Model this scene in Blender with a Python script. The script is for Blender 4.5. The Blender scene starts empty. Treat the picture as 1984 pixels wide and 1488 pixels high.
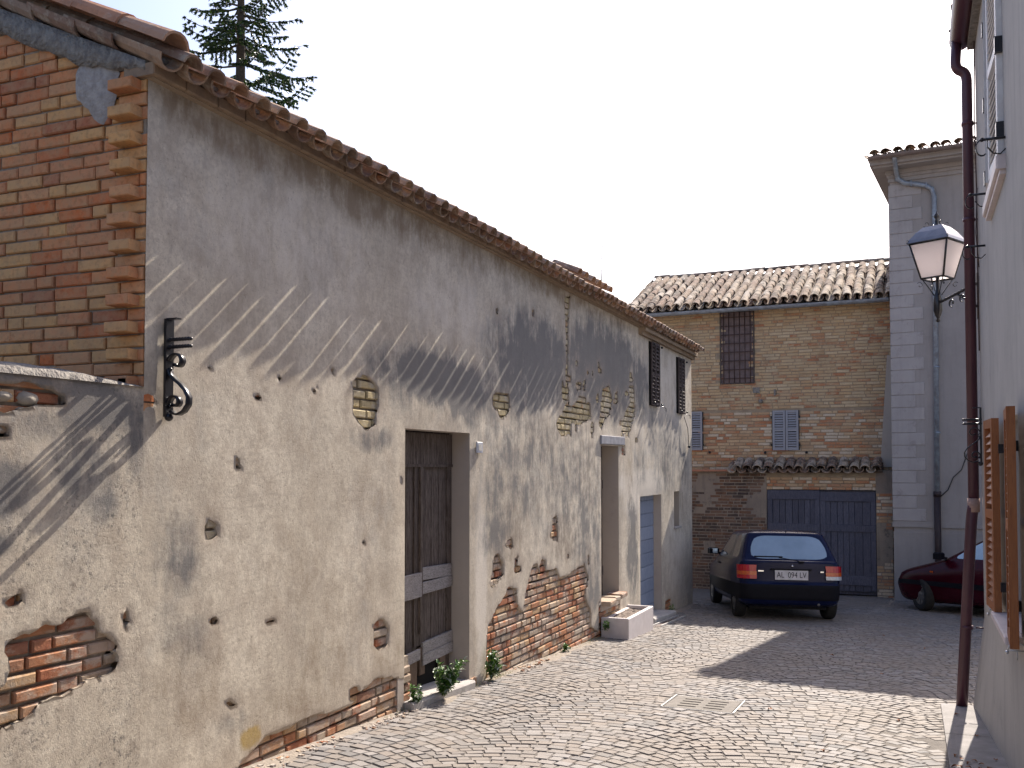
import bpy, bmesh, math, random
import numpy as np
from mathutils import Vector, Matrix
R = math.radians
rng = random.Random(11)
SC = bpy.context.scene
COL = SC.collection

# ------------------------------------------------------------------ camera
yaw = math.atan(778/1850)
cd = bpy.data.cameras.new('camera')
cam = bpy.data.objects.new('camera', cd); COL.objects.link(cam)
cam.location = (0, 0, 1.6)
cam.rotation_euler = (R(92), 0, yaw)
cd.sensor_width = 36; cd.lens = 36*1850/1984
cd.shift_y = 96.4/1984
cd.clip_start = .05; cd.clip_end = 1000
SC.camera = cam
SC.render.resolution_x = 1024; SC.render.resolution_y = 768

# ------------------------------------------------------------------ light
SUN_D = Vector((-.155, -1.25, -1)).normalized()          # travel direction of the light
elev = math.asin(-SUN_D.z)
w = bpy.data.worlds.new('World'); SC.world = w; w.use_nodes = True
nt = w.node_tree
bg = nt.nodes['Background']
sky = nt.nodes.new('ShaderNodeTexSky'); sky.sky_type = 'NISHITA'; sky.sun_disc = False
sky.sun_elevation = elev
sky.sun_rotation = math.atan2(-SUN_D.x, -SUN_D.y)
sky.dust_density = 4.0; sky.air_density = 1.2; sky.ozone_density = 1.0
tint = nt.nodes.new('ShaderNodeMix'); tint.data_type = 'RGBA'; tint.blend_type = 'MULTIPLY'; tint.inputs[0].default_value = 1
tint.inputs[7].default_value = (.98, 1.0, 1.15, 1)
nt.links.new(sky.outputs[0], tint.inputs[6]); nt.links.new(tint.outputs[2], bg.inputs[0]); bg.inputs[1].default_value = .098
sd = bpy.data.lights.new('sun', 'SUN'); sd.energy = 5.0; sd.angle = R(.4); sd.color = (1, .90, .78)
so = bpy.data.objects.new('sun', sd); COL.objects.link(so); so.location = (3, 20, 20)
so.rotation_euler = SUN_D.to_track_quat('-Z', 'Y').to_euler()
SC.view_settings.view_transform = 'Standard'; SC.view_settings.look = 'None'
SC.view_settings.exposure = 1.1; SC.view_settings.gamma = 1

# ------------------------------------------------------------------ materials
class NT:
    def __init__(s, name):
        s.m = bpy.data.materials.new(name); s.m.use_nodes = True
        s.t = s.m.node_tree; s.b = s.t.nodes['Principled BSDF']
        s.tc = None
    def n(s, typ, **kw):
        x = s.t.nodes.new(typ)
        for k, v in kw.items(): setattr(x, k, v)
        return x
    def l(s, a, b): s.t.links.new(a, b)
    def put(s, sock, v):
        if hasattr(v, 'is_linked') or hasattr(v, 'node'): s.l(v, sock)
        else:
            if isinstance(v, (tuple, list)) and len(v) == 3 and len(sock.default_value) == 4: v = (*v, 1)
            sock.default_value = v
    def obj(s):
        if not s.tc: s.tc = s.n('ShaderNodeTexCoord')
        return s.tc.outputs['Object']
    def scale(s, v, sc):
        x = s.n('ShaderNodeVectorMath', operation='MULTIPLY'); s.put(x.inputs[0], v); x.inputs[1].default_value = sc
        return x.outputs[0]
    def noise(s, sc=5, det=4, rough=.55, vec=None, dist=0):
        x = s.n('ShaderNodeTexNoise'); s.put(x.inputs['Vector'], vec if vec is not None else s.obj())
        x.inputs['Scale'].default_value = sc; x.inputs['Detail'].default_value = det; x.inputs['Roughness'].default_value = rough
        x.inputs['Distortion'].default_value = dist
        return x.outputs['Fac']
    def vor(s, sc=5, vec=None, feature='F1', out='Distance'):
        x = s.n('ShaderNodeTexVoronoi', feature=feature); s.put(x.inputs['Vector'], vec if vec is not None else s.obj())
        x.inputs['Scale'].default_value = sc
        return x.outputs[out]
    def ramp(s, f, stops, interp='LINEAR'):
        x = s.n('ShaderNodeValToRGB'); s.l(f, x.inputs[0]); e = x.color_ramp.elements
        x.color_ramp.interpolation = interp
        while len(e) < len(stops): e.new(.5)
        for i, (p, c) in enumerate(stops):
            e[i].position = p
            e[i].color = (c, c, c, 1) if isinstance(c, (int, float)) else (*c, 1)
        return x.outputs[0]
    def mix(s, f, a, b, mode='MIX'):
        x = s.n('ShaderNodeMix', data_type='RGBA', blend_type=mode)
        s.put(x.inputs[0], f); s.put(x.inputs[6], a); s.put(x.inputs[7], b)
        return x.outputs[2]
    def math(s, op, a, b=0, c=None, clamp=False):
        x = s.n('ShaderNodeMath', operation=op, use_clamp=clamp); s.put(x.inputs[0], a); s.put(x.inputs[1], b)
        if c is not None: s.put(x.inputs[2], c)
        return x.outputs[0]
    def attr(s, name):
        return s.n('ShaderNodeAttribute', attribute_name=name).outputs['Fac']
    def island(s): return s.n('ShaderNodeNewGeometry').outputs['Random Per Island']
    def bump(s, h, st=.5, dist=.01, normal=None):
        x = s.n('ShaderNodeBump'); s.put(x.inputs['Height'], h)
        x.inputs['Strength'].default_value = st; x.inputs['Distance'].default_value = dist
        if normal is not None: s.l(normal, x.inputs['Normal'])
        return x.outputs[0]
    def end(s, col, rough=.9, bump=None, metal=0, spec=.3, **kw):
        s.put(s.b.inputs['Base Color'], col); s.put(s.b.inputs['Roughness'], rough)
        s.b.inputs['Metallic'].default_value = metal; s.b.inputs['Specular IOR Level'].default_value = spec
        for k, v in kw.items(): s.put(s.b.inputs[k], v)
        if bump is not None: s.l(bump, s.b.inputs['Normal'])
        return s.m

def simple(name, c1, c2=None, rough=.8, sc=8, bump=.2, bsc=60, bd=.003, metal=0, spec=.3, **kw):
    n = NT(name); c2 = c2 or tuple(x*.75 for x in c1)
    f = n.noise(sc, 5, .6)
    c = n.mix(n.ramp(f, [(.35, 0), (.65, 1)]), c1, c2)
    return n.end(c, rough, n.bump(n.noise(bsc, 3), bump, bd) if bump else None, metal, spec, **kw)

def brickmat(name, stops, dirt=(.12, .1, .09), dirtamt=.5, washcol=None, wash=0, mottle=.3):
    n = NT(name)
    c = n.ramp(n.island(), stops, 'CONSTANT')
    m = n.noise(14, 5, .65)
    c = n.mix(n.math('MULTIPLY', n.ramp(m, [(.4, 0), (.7, 1)]), mottle), c, n.mix(.5, c, (.5, .36, .2)))
    st = n.noise(35, 3, .6)
    c = n.mix(n.math('MULTIPLY', n.ramp(st, [(.5, 0), (.72, 1)]), .55), c, n.scale(c, (.55, .5, .5)))
    d = n.noise(1.7, 6, .7)
    c = n.mix(n.math('MULTIPLY', n.ramp(d, [(.5, 0), (.68, 1)]), dirtamt), c, dirt)
    if wash:
        q = n.noise(2.3, 7, .72, n.scale(n.obj(), (1, 1, 1.6)))
        c = n.mix(n.math('MULTIPLY', n.ramp(q, [(.47, 0), (.55, 1)]), wash), c, washcol)
    h = n.math('ADD', n.noise(45, 5, .7), n.math('MULTIPLY', n.noise(140, 2), .5))
    return n.end(c, .92, n.bump(h, .6, .006), spec=.15)

M = {}
M['brick_old'] = brickmat('old_brick', [(0, (.42, .19, .10)), (.16, (.50, .33, .19)), (.34, (.38, .15, .085)), (.5, (.44, .26, .16)), (.62, (.36, .28, .21)), (.78, (.46, .22, .12)), (.9, (.30, .16, .11))], washcol=(.46, .40, .33), wash=.7)
M['brick_yellow'] = brickmat('yellow_brick', [(0, (.52, .43, .25)), (.4, (.46, .39, .24)), (.7, (.55, .46, .28)), (.9, (.44, .3, .18))], dirtamt=.3, washcol=(.50, .45, .37), wash=.6)
M['brick_gable'] = brickmat('gable_brick', [(0, (.66, .27, .12)), (.18, (.70, .38, .16)), (.36, (.62, .18, .065)), (.5, (.68, .33, .16)), (.64, (.70, .38, .17)), (.76, (.64, .27, .13)), (.92, (.46, .17, .09))], dirt=(.26, .13, .08), dirtamt=.3, mottle=.95, washcol=(.45, .27, .16), wash=.3)
M['brick_far'] = brickmat('house_brick', [(0, (.50, .34, .20)), (.25, (.56, .41, .25)), (.45, (.47, .26, .15)), (.6, (.52, .37, .22)), (.75, (.58, .46, .31)), (.9, (.44, .20, .11))], washcol=(.50, .385, .25), wash=.8, dirtamt=.35)
M['brick_pale'] = brickmat('lower_house_brick', [(0, (.50, .33, .20)), (.22, (.62, .53, .42)), (.4, (.50, .24, .13)), (.55, (.58, .42, .27)), (.72, (.66, .57, .45)), (.86, (.44, .20, .11))], washcol=(.46, .35, .24), wash=.4, dirtamt=.3)

def plaster_old(garden=False):
    n = NT('rough_garden_wall_plaster' if garden else 'weathered_lime_plaster')
    P = n.obj()
    big = n.noise(.9, 6, .6)
    c = n.mix(n.ramp(big, [(.35, 0), (.65, 1)]), (.73, .665, .555), (.57, .51, .415))
    big2 = n.noise(2.1, 7, .72, n.scale(P, (1, 1, .8)))
    c = n.mix(n.math('MULTIPLY', n.ramp(big2, [(.50, 0), (.60, 1)]), .50), c, (.40, .345, .285))
    big3 = n.noise(1.3, 7, .75, n.scale(P, (1, 1.1, .7)))
    c = n.mix(n.math('MULTIPLY', n.ramp(big3, [(.54, 0), (.63, 1)]), .42), c, (.36, .345, .325))
    mid = n.noise(5, 6, .65)
    c = n.mix(n.math('MULTIPLY', n.ramp(mid, [(.44, 0), (.64, 1)]), .6), c, (.42, .355, .285))
    fine = n.noise(28, 6, .8)
    c = n.mix(n.math('MULTIPLY', n.ramp(fine, [(.48, 0), (.58, 1)]), .42), c, (.38, .33, .275))
    fin2 = n.noise(17, 6, .8, n.scale(P, (1, 1, .7)))
    c = n.mix(n.math('MULTIPLY', n.ramp(fin2, [(.55, 0), (.66, 1)]), .30), c, (.68, .64, .57))
    streak = n.noise(6, 5, .7, n.scale(P, (1, 1, .16)))
    c = n.mix(n.math('MULTIPLY', n.ramp(streak, [(.5, 0), (.72, 1)]), .30), c, (.30, .26, .215))
    wa = n.noise(2.4, 5, .7, n.scale(P, (1, 1, .5)))
    c = n.mix(n.math('MULTIPLY', n.ramp(wa, [(.55, 0), (.7, 1)]), .35), c, (.60, .53, .44))
    # brick courses ghosting through
    s = n.n('ShaderNodeSeparateXYZ'); n.l(P, s.inputs[0]); k = n.n('ShaderNodeCombineXYZ')
    wob = n.math('MULTIPLY', n.noise(3, 5, .7), .13)
    n.l(s.outputs[1], k.inputs[0]); n.l(n.math('ADD', s.outputs[2], wob), k.inputs[1])
    b = n.n('ShaderNodeTexBrick'); n.l(k.outputs[0], b.inputs[0]); b.inputs['Scale'].default_value = 1
    b.inputs['Brick Width'].default_value = .27; b.inputs['Row Height'].default_value = .073
    b.inputs['Mortar Size'].default_value = .012; b.inputs['Mortar Smooth'].default_value = 1
    gm = n.math('MULTIPLY', n.ramp(n.noise(1.6, 5, .65), [(.47, 0), (.66, 1)]), b.outputs['Fac'])
    c = n.mix(n.math('MULTIPLY', gm, .26), c, (.36, .305, .25))
    # stains stored on the wall
    sn = n.noise(9, 6, .72, n.scale(P, (1, 1, .35)))
    sb = n.noise(3, 5, .65)
    mod = n.math('ADD', n.math('MULTIPLY', n.math('SUBTRACT', sn, .5), 1.3), n.math('MULTIPLY', n.math('SUBTRACT', sb, .5), 1.5))
    def stain(name, col, k=.85):
        nonlocal c
        a = n.math('ADD', n.attr(name), n.math('MULTIPLY', mod, n.math('MULTIPLY', n.attr(name), 2.6, clamp=True)))
        f = n.ramp(a, [(.13, 0), (.58, 1)])
        c = n.mix(n.math('MULTIPLY', f, k), c, col)
    stain('pale', (.68, .63, .56), .8)
    stain('brown', (.29, .225, .16), .85)
    stain('dark', (.16, .16, .165), .84)
    if garden:
        sp = n.noise(34, 6, .8); sp2 = n.noise(4, 5, .7)
        c = n.mix(n.math('MULTIPLY', n.ramp(sp, [(.52, 0), (.60, 1)]), n.ramp(sp2, [(.46, .15), (.62, 1)])), c, (.15, .145, .14))
    stain('ochre', (.42, .29, .08), .8)
    rm = n.math('MULTIPLY', n.attr('rim'), n.ramp(n.noise(16, 5, .8), [(.38, 0), (.6, 1)]))
    c = n.mix(n.math('MULTIPLY', rm, .75), c, (.40, .33, .265))
    pit = n.noise(60, 3, .75)
    c = n.mix(n.math('MULTIPLY', n.ramp(pit, [(.61, 0), (.69, 1)]), .5), c, (.22, .19, .16))
    bl = n.noise(11, 6, .75)
    c = n.mix(n.math('MULTIPLY', n.ramp(bl, [(.63, 0), (.67, 1)]), .4), c, (.22, .18, .15))
    ck = n.vor(1.6, n.mix(.12, P, n.n('ShaderNodeTexNoise').outputs['Color']), 'DISTANCE_TO_EDGE')
    ckm = n.math('MULTIPLY', n.ramp(ck, [(.0, 1), (.006, 0)]), n.ramp(n.noise(1.1, 3), [(.52, 0), (.6, 1)]))
    c = n.mix(n.math('MULTIPLY', ckm, .0), c, (.12, .10, .09))
    h = n.math('ADD', n.math('MULTIPLY', n.noise(26, 7, .75), .9), n.math('MULTIPLY', n.noise(110, 4, .8), .8))
    h = n.math('SUBTRACT', h, n.math('MULTIPLY', ckm, .0))
    h = n.math('SUBTRACT', h, n.math('MULTIPLY', gm, .10))
    h = n.math('SUBTRACT', h, n.math('MULTIPLY', n.ramp(pit, [(.62, 0), (.72, 1)]), .6))
    return n.end(c, .95, n.bump(h, .5, .010 if garden else .006), spec=.1)
M['plaster'] = plaster_old()
M['plaster_garden'] = plaster_old(True)

def plaster_plain(name, c1, c2, dirt, streakamt=.4, bumpd=.006, dirtamt=.3):
    n = NT(name); P = n.obj()
    c = n.mix(n.ramp(n.noise(1.1, 6, .65), [(.35, 0), (.65, 1)]), c1, c2)
    c = n.mix(n.math('MULTIPLY', n.ramp(n.noise(7, 5, .7, n.scale(P, (1, 1, .1))), [(.5, 0), (.75, 1)]), streakamt), c, dirt)
    c = n.mix(n.math('MULTIPLY', n.ramp(n.noise(4, 6, .75), [(.55, 0), (.68, 1)]), dirtamt), c, dirt)
    h = n.math('ADD', n.noise(25, 5, .7), n.math('MULTIPLY', n.noise(120, 2), .4))
    return n.end(c, .92, n.bump(h, .4, bumpd), spec=.15)
M['plaster_right'] = plaster_plain('pale_grey_plaster', (.46, .445, .42), (.40, .385, .365), (.28, .27, .265), .5, .004, .4)
M['plaster_tower'] = plaster_plain('grey_render', (.34, .315, .31), (.29, .27, .265), (.20, .18, .175), .35, .006, .25)
M['quoin'] = plaster_plain('rough_render_block', (.40, .375, .375), (.34, .32, .32), (.21, .19, .19), .3, .014, .5)
M['plaster_gate'] = plaster_plain('damp_plaster', (.33, .28, .225), (.24, .20, .17), (.09, .08, .08), .5, .01, .8)
M['strip'] = plaster_plain('pale_render', (.46, .41, .36), (.42, .37, .33), (.33, .28, .24), .2)
M['mortar'] = simple('mortar', (.36, .31, .25), (.24, .2, .16), .95, 14, .6, 60, .008)
M['mortar_far'] = simple('far_mortar', (.38, .31, .22), (.28, .22, .16), .95, 6, .6, 60, .008)
M['mortar_dark'] = simple('dark_lichened_mortar', (.17, .155, .145), (.30, .28, .25), .95, 26, .9, 45, .02)
M['concrete'] = simple('grey_concrete', (.42, .40, .38), (.33, .31, .30), .85, 9, .4, 80, .004)
M['slabside'] = simple('pavement_concrete', (.27, .255, .25), (.20, .19, .185), .85, 6, .5, 60, .006)
M['whitestone'] = simple('white_stone', (.66, .61, .60), (.58, .53, .52), .6, 7, .15, 80, .002)
M['terracotta'] = simple('terracotta', (.45, .20, .12), (.36, .18, .12), .85, 12, .3)
M['soil'] = simple('dry_soil', (.30, .24, .20), (.10, .08, .07), .95, 22, 1, 30, .02)
M['iron'] = simple('black_wrought_iron', (.012, .012, .016), (.02, .02, .025), .28, 20, .15, 60, .002, 0.2, .6)
M['iron_rust'] = simple('rusty_iron', (.06, .045, .045), (.10, .06, .05), .6, 20, .3, 60, .002, .3)
M['darkvoid'] = simple('dark_interior', (.01, .009, .008), None, .95, 3, 0)
M['pipe'] = simple('maroon_painted_metal', (.085, .028, .042), (.065, .022, .035), .38, 3, .06, 30, .002, 0, .5)
M['pipe_band'] = simple('bare_pipe_collar', (.42, .27, .22), (.3, .2, .17), .6, 20, .2)
M['zinc'] = simple('zinc_blue_grey', (.30, .36, .44), (.20, .21, .24), .5, 9, .2, 30, .003, .3, .5)
M['cast'] = simple('dark_cast_pipe', (.045, .03, .032), (.03, .02, .022), .5, 8, .2)
M['sill'] = simple('pinkish_marble', (.66, .58, .56), (.56, .49, .48), .5, 8, .1)
M['whitepaint'] = simple('white_shutter_paint', (.75, .74, .73), (.62, .60, .60), .5, 12, .1)
M['glass_dark'] = simple('window_glass', (.02, .025, .03), None, .08, 3, 0, spec=.6)
M['metal_light'] = simple('galvanised_steel', (.62, .62, .62), (.45, .45, .45), .4, 14, .1, 60, .001, .6)
M['plaque'] = simple('plaque_enamel', (.42, .44, .50), (.5, .52, .58), .5, 30, .1)

def wood(name, c1, c2, dark, axis=(14, 14, 1.2), amt=.7, rough=.8, bd=.006, spec=.2):
    n = NT(name); v = n.scale(n.obj(), axis)
    f = n.noise(5, 6, .65, v, .4)
    c = n.mix(n.ramp(f, [(.35, 0), (.62, 1)]), c1, c2)
    g = n.noise(16, 3, .6, v)
    c = n.mix(n.math('MULTIPLY', n.ramp(g, [(.52, 0), (.66, 1)]), amt), c, dark)
    isl = n.math('MULTIPLY', n.island(), .35)
    c = n.mix(isl, c, dark)
    return n.end(c, rough, n.bump(n.math('ADD', f, n.math('MULTIPLY', g, .6)), .6, bd), spec=spec)
M['wood_door'] = wood('weathered_dark_door_wood', (.21, .175, .155), (.085, .066, .057), (.020, .016, .015))
M['wood_grey'] = wood('bleached_grey_wood', (.44, .42, .42), (.33, .31, .31), (.07, .06, .055), (2, 2, 14))
M['wood_post'] = wood('split_brown_wood', (.22, .155, .11), (.14, .10, .075), (.05, .036, .028))
M['wood_brown'] = wood('varnished_chestnut_wood', (.40, .145, .045), (.32, .11, .035), (.18, .06, .022), (10, 10, .9), .5, .45, .002, .4)
M['wood_blue'] = wood('faded_blue_grey_planks', (.15, .155, .205), (.095, .10, .14), (.035, .035, .05), amt=.75)
M['shutter_grey'] = wood('pale_blue_grey_paint', (.38, .39, .43), (.33, .34, .38), (.22, .225, .26), (6, 6, 1), .3)
M['shutter_dark'] = wood('dark_old_shutter', (.12, .10, .10), (.085, .07, .07), (.04, .03, .03), (6, 6, 1), .4)
M['blue_door'] = wood('light_blue_door_paint', (.34, .385, .48), (.29, .335, .43), (.14, .17, .24), (3, 3, 1), .3, .6)

def tilemat(name, stops, lich=(.50, .46, .38), la=.5, dark=(.07, .06, .055), da=.5):
    n = NT(name)
    c = n.ramp(n.island(), stops, 'CONSTANT')
    c = n.mix(n.math('MULTIPLY', n.ramp(n.noise(12, 6, .75), [(.5, 0), (.62, 1)]), la), c, lich)
    c = n.mix(n.math('MULTIPLY', n.ramp(n.noise(5, 6, .75), [(.48, 0), (.62, 1)]), da), c, dark)
    return n.end(c, .92, n.bump(n.noise(40, 5, .7), .6, .008), spec=.15)
M['tile'] = tilemat('old_roof_tile', [(0, (.34, .21, .14)), (.3, (.27, .18, .135)), (.55, (.38, .26, .18)), (.8, (.30, .22, .17))])
M['tile_far'] = tilemat('pale_roof_tile', [(0, (.38, .28, .20)), (.2, (.30, .20, .145)), (.4, (.46, .37, .28)), (.6, (.24, .17, .13)), (.75, (.50, .42, .34)), (.9, (.34, .24, .17))], (.6, .55, .47), .4, (.05, .045, .04), .85)
M['tile_clean'] = tilemat('terracotta_verge_tile', [(0, (.50, .25, .15)), (.5, (.46, .27, .18))], (.5, .44, .36), .4, (.12, .09, .08), .3)

def setts():
    n = NT('stone_setts')
    c = n.ramp(n.island(), [(0, (.205, .192, .185)), (.16, (.165, .156, .155)), (.3, (.24, .227, .222)), (.45, (.195, .174, .160)), (.6, (.150, .145, .145)), (.72, (.22, .208, .205)), (.86, (.20, .175, .158))], 'CONSTANT')
    c = n.mix(n.math('MULTIPLY', n.ramp(n.noise(.8, 5, .6), [(.4, 0), (.6, 1)]), .65), c, (.205, .175, .150))
    c = n.mix(n.math('MULTIPLY', n.ramp(n.noise(30, 4, .7), [(.5, 0), (.7, 1)]), .35), c, (.17, .155, .15))
    c = n.mix(n.math('MULTIPLY', n.ramp(n.noise(2.2, 6, .75), [(.52, 0), (.64, 1)]), .45), c, (.175, .155, .14))
    return n.end(c, n.math('ADD', .6, n.math('MULTIPLY', n.noise(9, 3), .3)), n.bump(n.noise(70, 4, .7), .4, .003), spec=.25)
M['setts'] = setts()
M['joint'] = simple('sandy_joint', (.175, .158, .142), (.12, .108, .098), .95, 12, .7, 60, .01)
M['dust'] = simple('sandy_dust', (.30, .26, .22), (.22, .19, .16), .95, 18, .8, 70, .01)

# ------------------------------------------------------------------ mesh helpers
class MB:
    def __init__(s): s.v = []; s.f = []; s.m = []; s.s = []
    def add(s, vs, fs, mi=0, sm=False):
        o = len(s.v); s.v.extend([tuple(x) for x in vs])
        for f in fs: s.f.append(tuple(i+o for i in f)); s.m.append(mi); s.s.append(sm)
    def box(s, x0, x1, y0, y1, z0, z1, mi=0):
        vs = [(x, y, z) for x in (x0, x1) for y in (y0, y1) for z in (z0, z1)]
        s.add(vs, [(0, 1, 3, 2), (4, 6, 7, 5), (0, 4, 5, 1), (2, 3, 7, 6), (0, 2, 6, 4), (1, 5, 7, 3)], mi)
    def obox(s, c, a, b, n, mi=0, bev=0):
        """oriented box: centre c, half-vectors a, b, n; chamfered on the +n face when bev"""
        c, a, b, n = Vector(c), Vector(a), Vector(b), Vector(n)
        if not bev:
            vs = [c+i*a+j*b+k*n for i in (-1, 1) for j in (-1, 1) for k in (-1, 1)]
            s.add(vs, [(0, 1, 3, 2), (4, 6, 7, 5), (0, 4, 5, 1), (2, 3, 7, 6), (0, 2, 6, 4), (1, 5, 7, 3)], mi); return
        fa, fb, fn = 1-bev/a.length, 1-bev/b.length, 1-bev/n.length
        q = [(-1, -1), (1, -1), (1, 1), (-1, 1)]
        vs = [c+i*a+j*b-n for i, j in q]+[c+i*a+j*b+fn*n for i, j in q]+[c+i*fa*a+j*fb*b+n for i, j in q]
        fs = [(3, 2, 1, 0)]
        for k in (0, 4):
            for i in range(4): fs.append((k+i, k+(i+1) % 4, k+4+(i+1) % 4, k+4+i))
        fs.append((8, 9, 10, 11)); s.add(vs, fs, mi)
    def tube(s, path, r, n=10, mi=0, sm=True, caps=True):
        P = [Vector(p) for p in path]; rr = r if isinstance(r, (list, tuple)) else [r]*len(P)
        vs = []; up = None
        for i, p in enumerate(P):
            t = (P[min(i+1, len(P)-1)]-P[max(i-1, 0)]).normalized()
            if up is None:
                up = Vector((0, 0, 1)) if abs(t.z) < .9 else Vector((1, 0, 0))
            a = t.cross(up).normalized(); b = a.cross(t).normalized(); up = b
            for k in range(n):
                th = 2*math.pi*k/n; vs.append(p+(a*math.cos(th)+b*math.sin(th))*rr[i])
        fs = []
        for i in range(len(P)-1):
            for k in range(n): fs.append((i*n+k, i*n+(k+1) % n, (i+1)*n+(k+1) % n, (i+1)*n+k))
        if caps: fs.append(tuple(range(n-1, -1, -1))); fs.append(tuple((len(P)-1)*n+k for k in range(n)))
        s.add(vs, fs, mi, sm)
    def ribbon(s, path, wv, th, mi=0):
        """flat iron bar along path: width vector wv (full), thickness th"""
        P = [Vector(p) for p in path]; wv = Vector(wv); vs = []; m = len(P)
        for i, p in enumerate(P):
            t = (P[min(i+1, m-1)]-P[max(i-1, 0)]).normalized(); n = t.cross(wv.normalized()).normalized()*th*.5
            vs += [p-wv/2-n, p+wv/2-n, p+wv/2+n, p-wv/2+n]
        fs = [(3, 2, 1, 0), tuple(4*(m-1)+k for k in range(4))]
        for i in range(m-1):
            for k in range(4): fs.append((4*i+k, 4*i+(k+1) % 4, 4*i+4+(k+1) % 4, 4*i+4+k))
        s.add(vs, fs, mi, True)
    def lathe(s, c, axis, prof, n=24, mi=0, sm=True):
        """prof: list of (r, h) along axis"""
        c = Vector(c); ax = Vector(axis).normalized()
        a = ax.orthogonal().normalized(); b = ax.cross(a); vs = []
        for r, h in prof:
            for k in range(n):
                t = 2*math.pi*k/n; vs.append(c+ax*h+(a*math.cos(t)+b*math.sin(t))*r)
        fs = []
        for i in range(len(prof)-1):
            for k in range(n): fs.append((i*n+k, i*n+(k+1) % n, (i+1)*n+(k+1) % n, (i+1)*n+k))
        s.add(vs, fs, mi, sm)
    def sphere(s, c, r, n=8, mi=0):
        s.lathe(c, (0, 0, 1), [(r*math.sin(math.pi*i/n)+1e-4, -r*math.cos(math.pi*i/n)) for i in range(n+1)], 10, mi)
    def prism(s, poly, d, mi=0):
        """extrude 3d polygon by vector d"""
        P = [Vector(p) for p in poly]; d = Vector(d); k = len(P)
        fs = [tuple(range(k-1, -1, -1)), tuple(range(k, 2*k))]+[(i, (i+1) % k, k+(i+1) % k, k+i) for i in range(k)]
        s.add(P+[p+d for p in P], fs, mi)
    def build(s, name, mats, parent=None, local=False, smooth=None):
        me = bpy.data.meshes.new(name)
        off = Vector((0, 0, 0))
        if parent and not local:
            q = parent
            while q: off += q.location; q = q.parent
        me.from_pydata([(x[0]-off.x, x[1]-off.y, x[2]-off.z) for x in s.v], [], s.f)
        for x in (mats if isinstance(mats, list) else [mats]): me.materials.append(M[x] if isinstance(x, str) else x)
        me.polygons.foreach_set('material_index', s.m)
        me.polygons.foreach_set('use_smooth', s.s if smooth is None else [smooth]*len(s.f))
        me.update()
        o = bpy.data.objects.new(name, me); COL.objects.link(o)
        if parent: o.parent = parent
        return o

def build_each(mb, name, mats, parent, local=False):
    """one object for every connected piece"""
    par = list(range(len(mb.v)))
    def fd(a):
        while par[a] != a: par[a] = par[par[a]]; a = par[a]
        return a
    for f in mb.f:
        for a in f[1:]: par[fd(a)] = fd(f[0])
    gr = {}
    for i, f in enumerate(mb.f): gr.setdefault(fd(f[0]), []).append(i)
    out = []
    for ids in gr.values():
        m = MB(); mp = {}
        for i in ids:
            for a in mb.f[i]:
                if a not in mp: mp[a] = len(m.v); m.v.append(mb.v[a])
            m.f.append(tuple(mp[a] for a in mb.f[i])); m.m.append(mb.m[i]); m.s.append(mb.s[i])
        out.append(m.build(name, mats, parent, local))
    return out
def tag(o, label=None, cat=None, group=None, kind=None):
    if label: o['label'] = label
    if cat: o['category'] = cat
    if group: o['group'] = group
    if kind: o['kind'] = kind
    return o
def empty(name, loc, label, cat, group=None, rz=0):
    o = bpy.data.objects.new(name, None); COL.objects.link(o); o.location = loc; o.rotation_euler = (0, 0, rz)
    o.empty_display_size = .2
    return tag(o, label, cat, group)
def origin_fix(o):
    """move a top-level mesh's origin to the middle of its base"""
    me = o.data; n = len(me.vertices); a = np.empty(n*3); me.vertices.foreach_get('co', a); a = a.reshape(-1, 3)
    c = np.array([(a[:, 0].min()+a[:, 0].max())/2, (a[:, 1].min()+a[:, 1].max())/2, a[:, 2].min()])
    me.vertices.foreach_set('co', (a-c).ravel()); o.location = c.tolist(); me.update(); return o

# value noise (numpy) ------------------------------------------------
_rs = np.random.RandomState(5); _T = _rs.rand(256, 256)
def vn(x, y):
    x = np.asarray(x, float); y = np.asarray(y, float)
    xi = np.floor(x).astype(int); yi = np.floor(y).astype(int); fx = x-xi; fy = y-yi
    fx = fx*fx*(3-2*fx); fy = fy*fy*(3-2*fy)
    g = lambda i, j: _T[(xi+i) % 256, (yi+j) % 256]
    return (g(0, 0)*(1-fx)+g(1, 0)*fx)*(1-fy)+(g(0, 1)*(1-fx)+g(1, 1)*fx)*fy
def fbm(x, y, o=4):
    s = 0; a = .5; t = 0
    for k in range(o): s = s+a*vn(np.asarray(x)*2**k+17*k, np.asarray(y)*2**k+9*k); t += a; a *= .55
    return s/t-.5
def polysdf(px, py, poly):
    """signed distance, positive outside"""
    d = np.full(px.shape, 1e9); ins = np.zeros(px.shape, bool); n = len(poly)
    for i in range(n):
        x0, y0 = poly[i]; x1, y1 = poly[(i+1) % n]; ex, ey = x1-x0, y1-y0
        wx, wy = px-x0, py-y0; t = np.clip((wx*ex+wy*ey)/(ex*ex+ey*ey+1e-12), 0, 1)
        d = np.minimum(d, (wx-ex*t)**2+(wy-ey*t)**2)
        c = ((y0 > py) != (y1 > py)) & (px < ex*(py-y0)/((y1-y0) if y1 != y0 else 1e-9)+x0)
        ins ^= c
    d = np.sqrt(d); return np.where(ins, -d, d)

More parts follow.
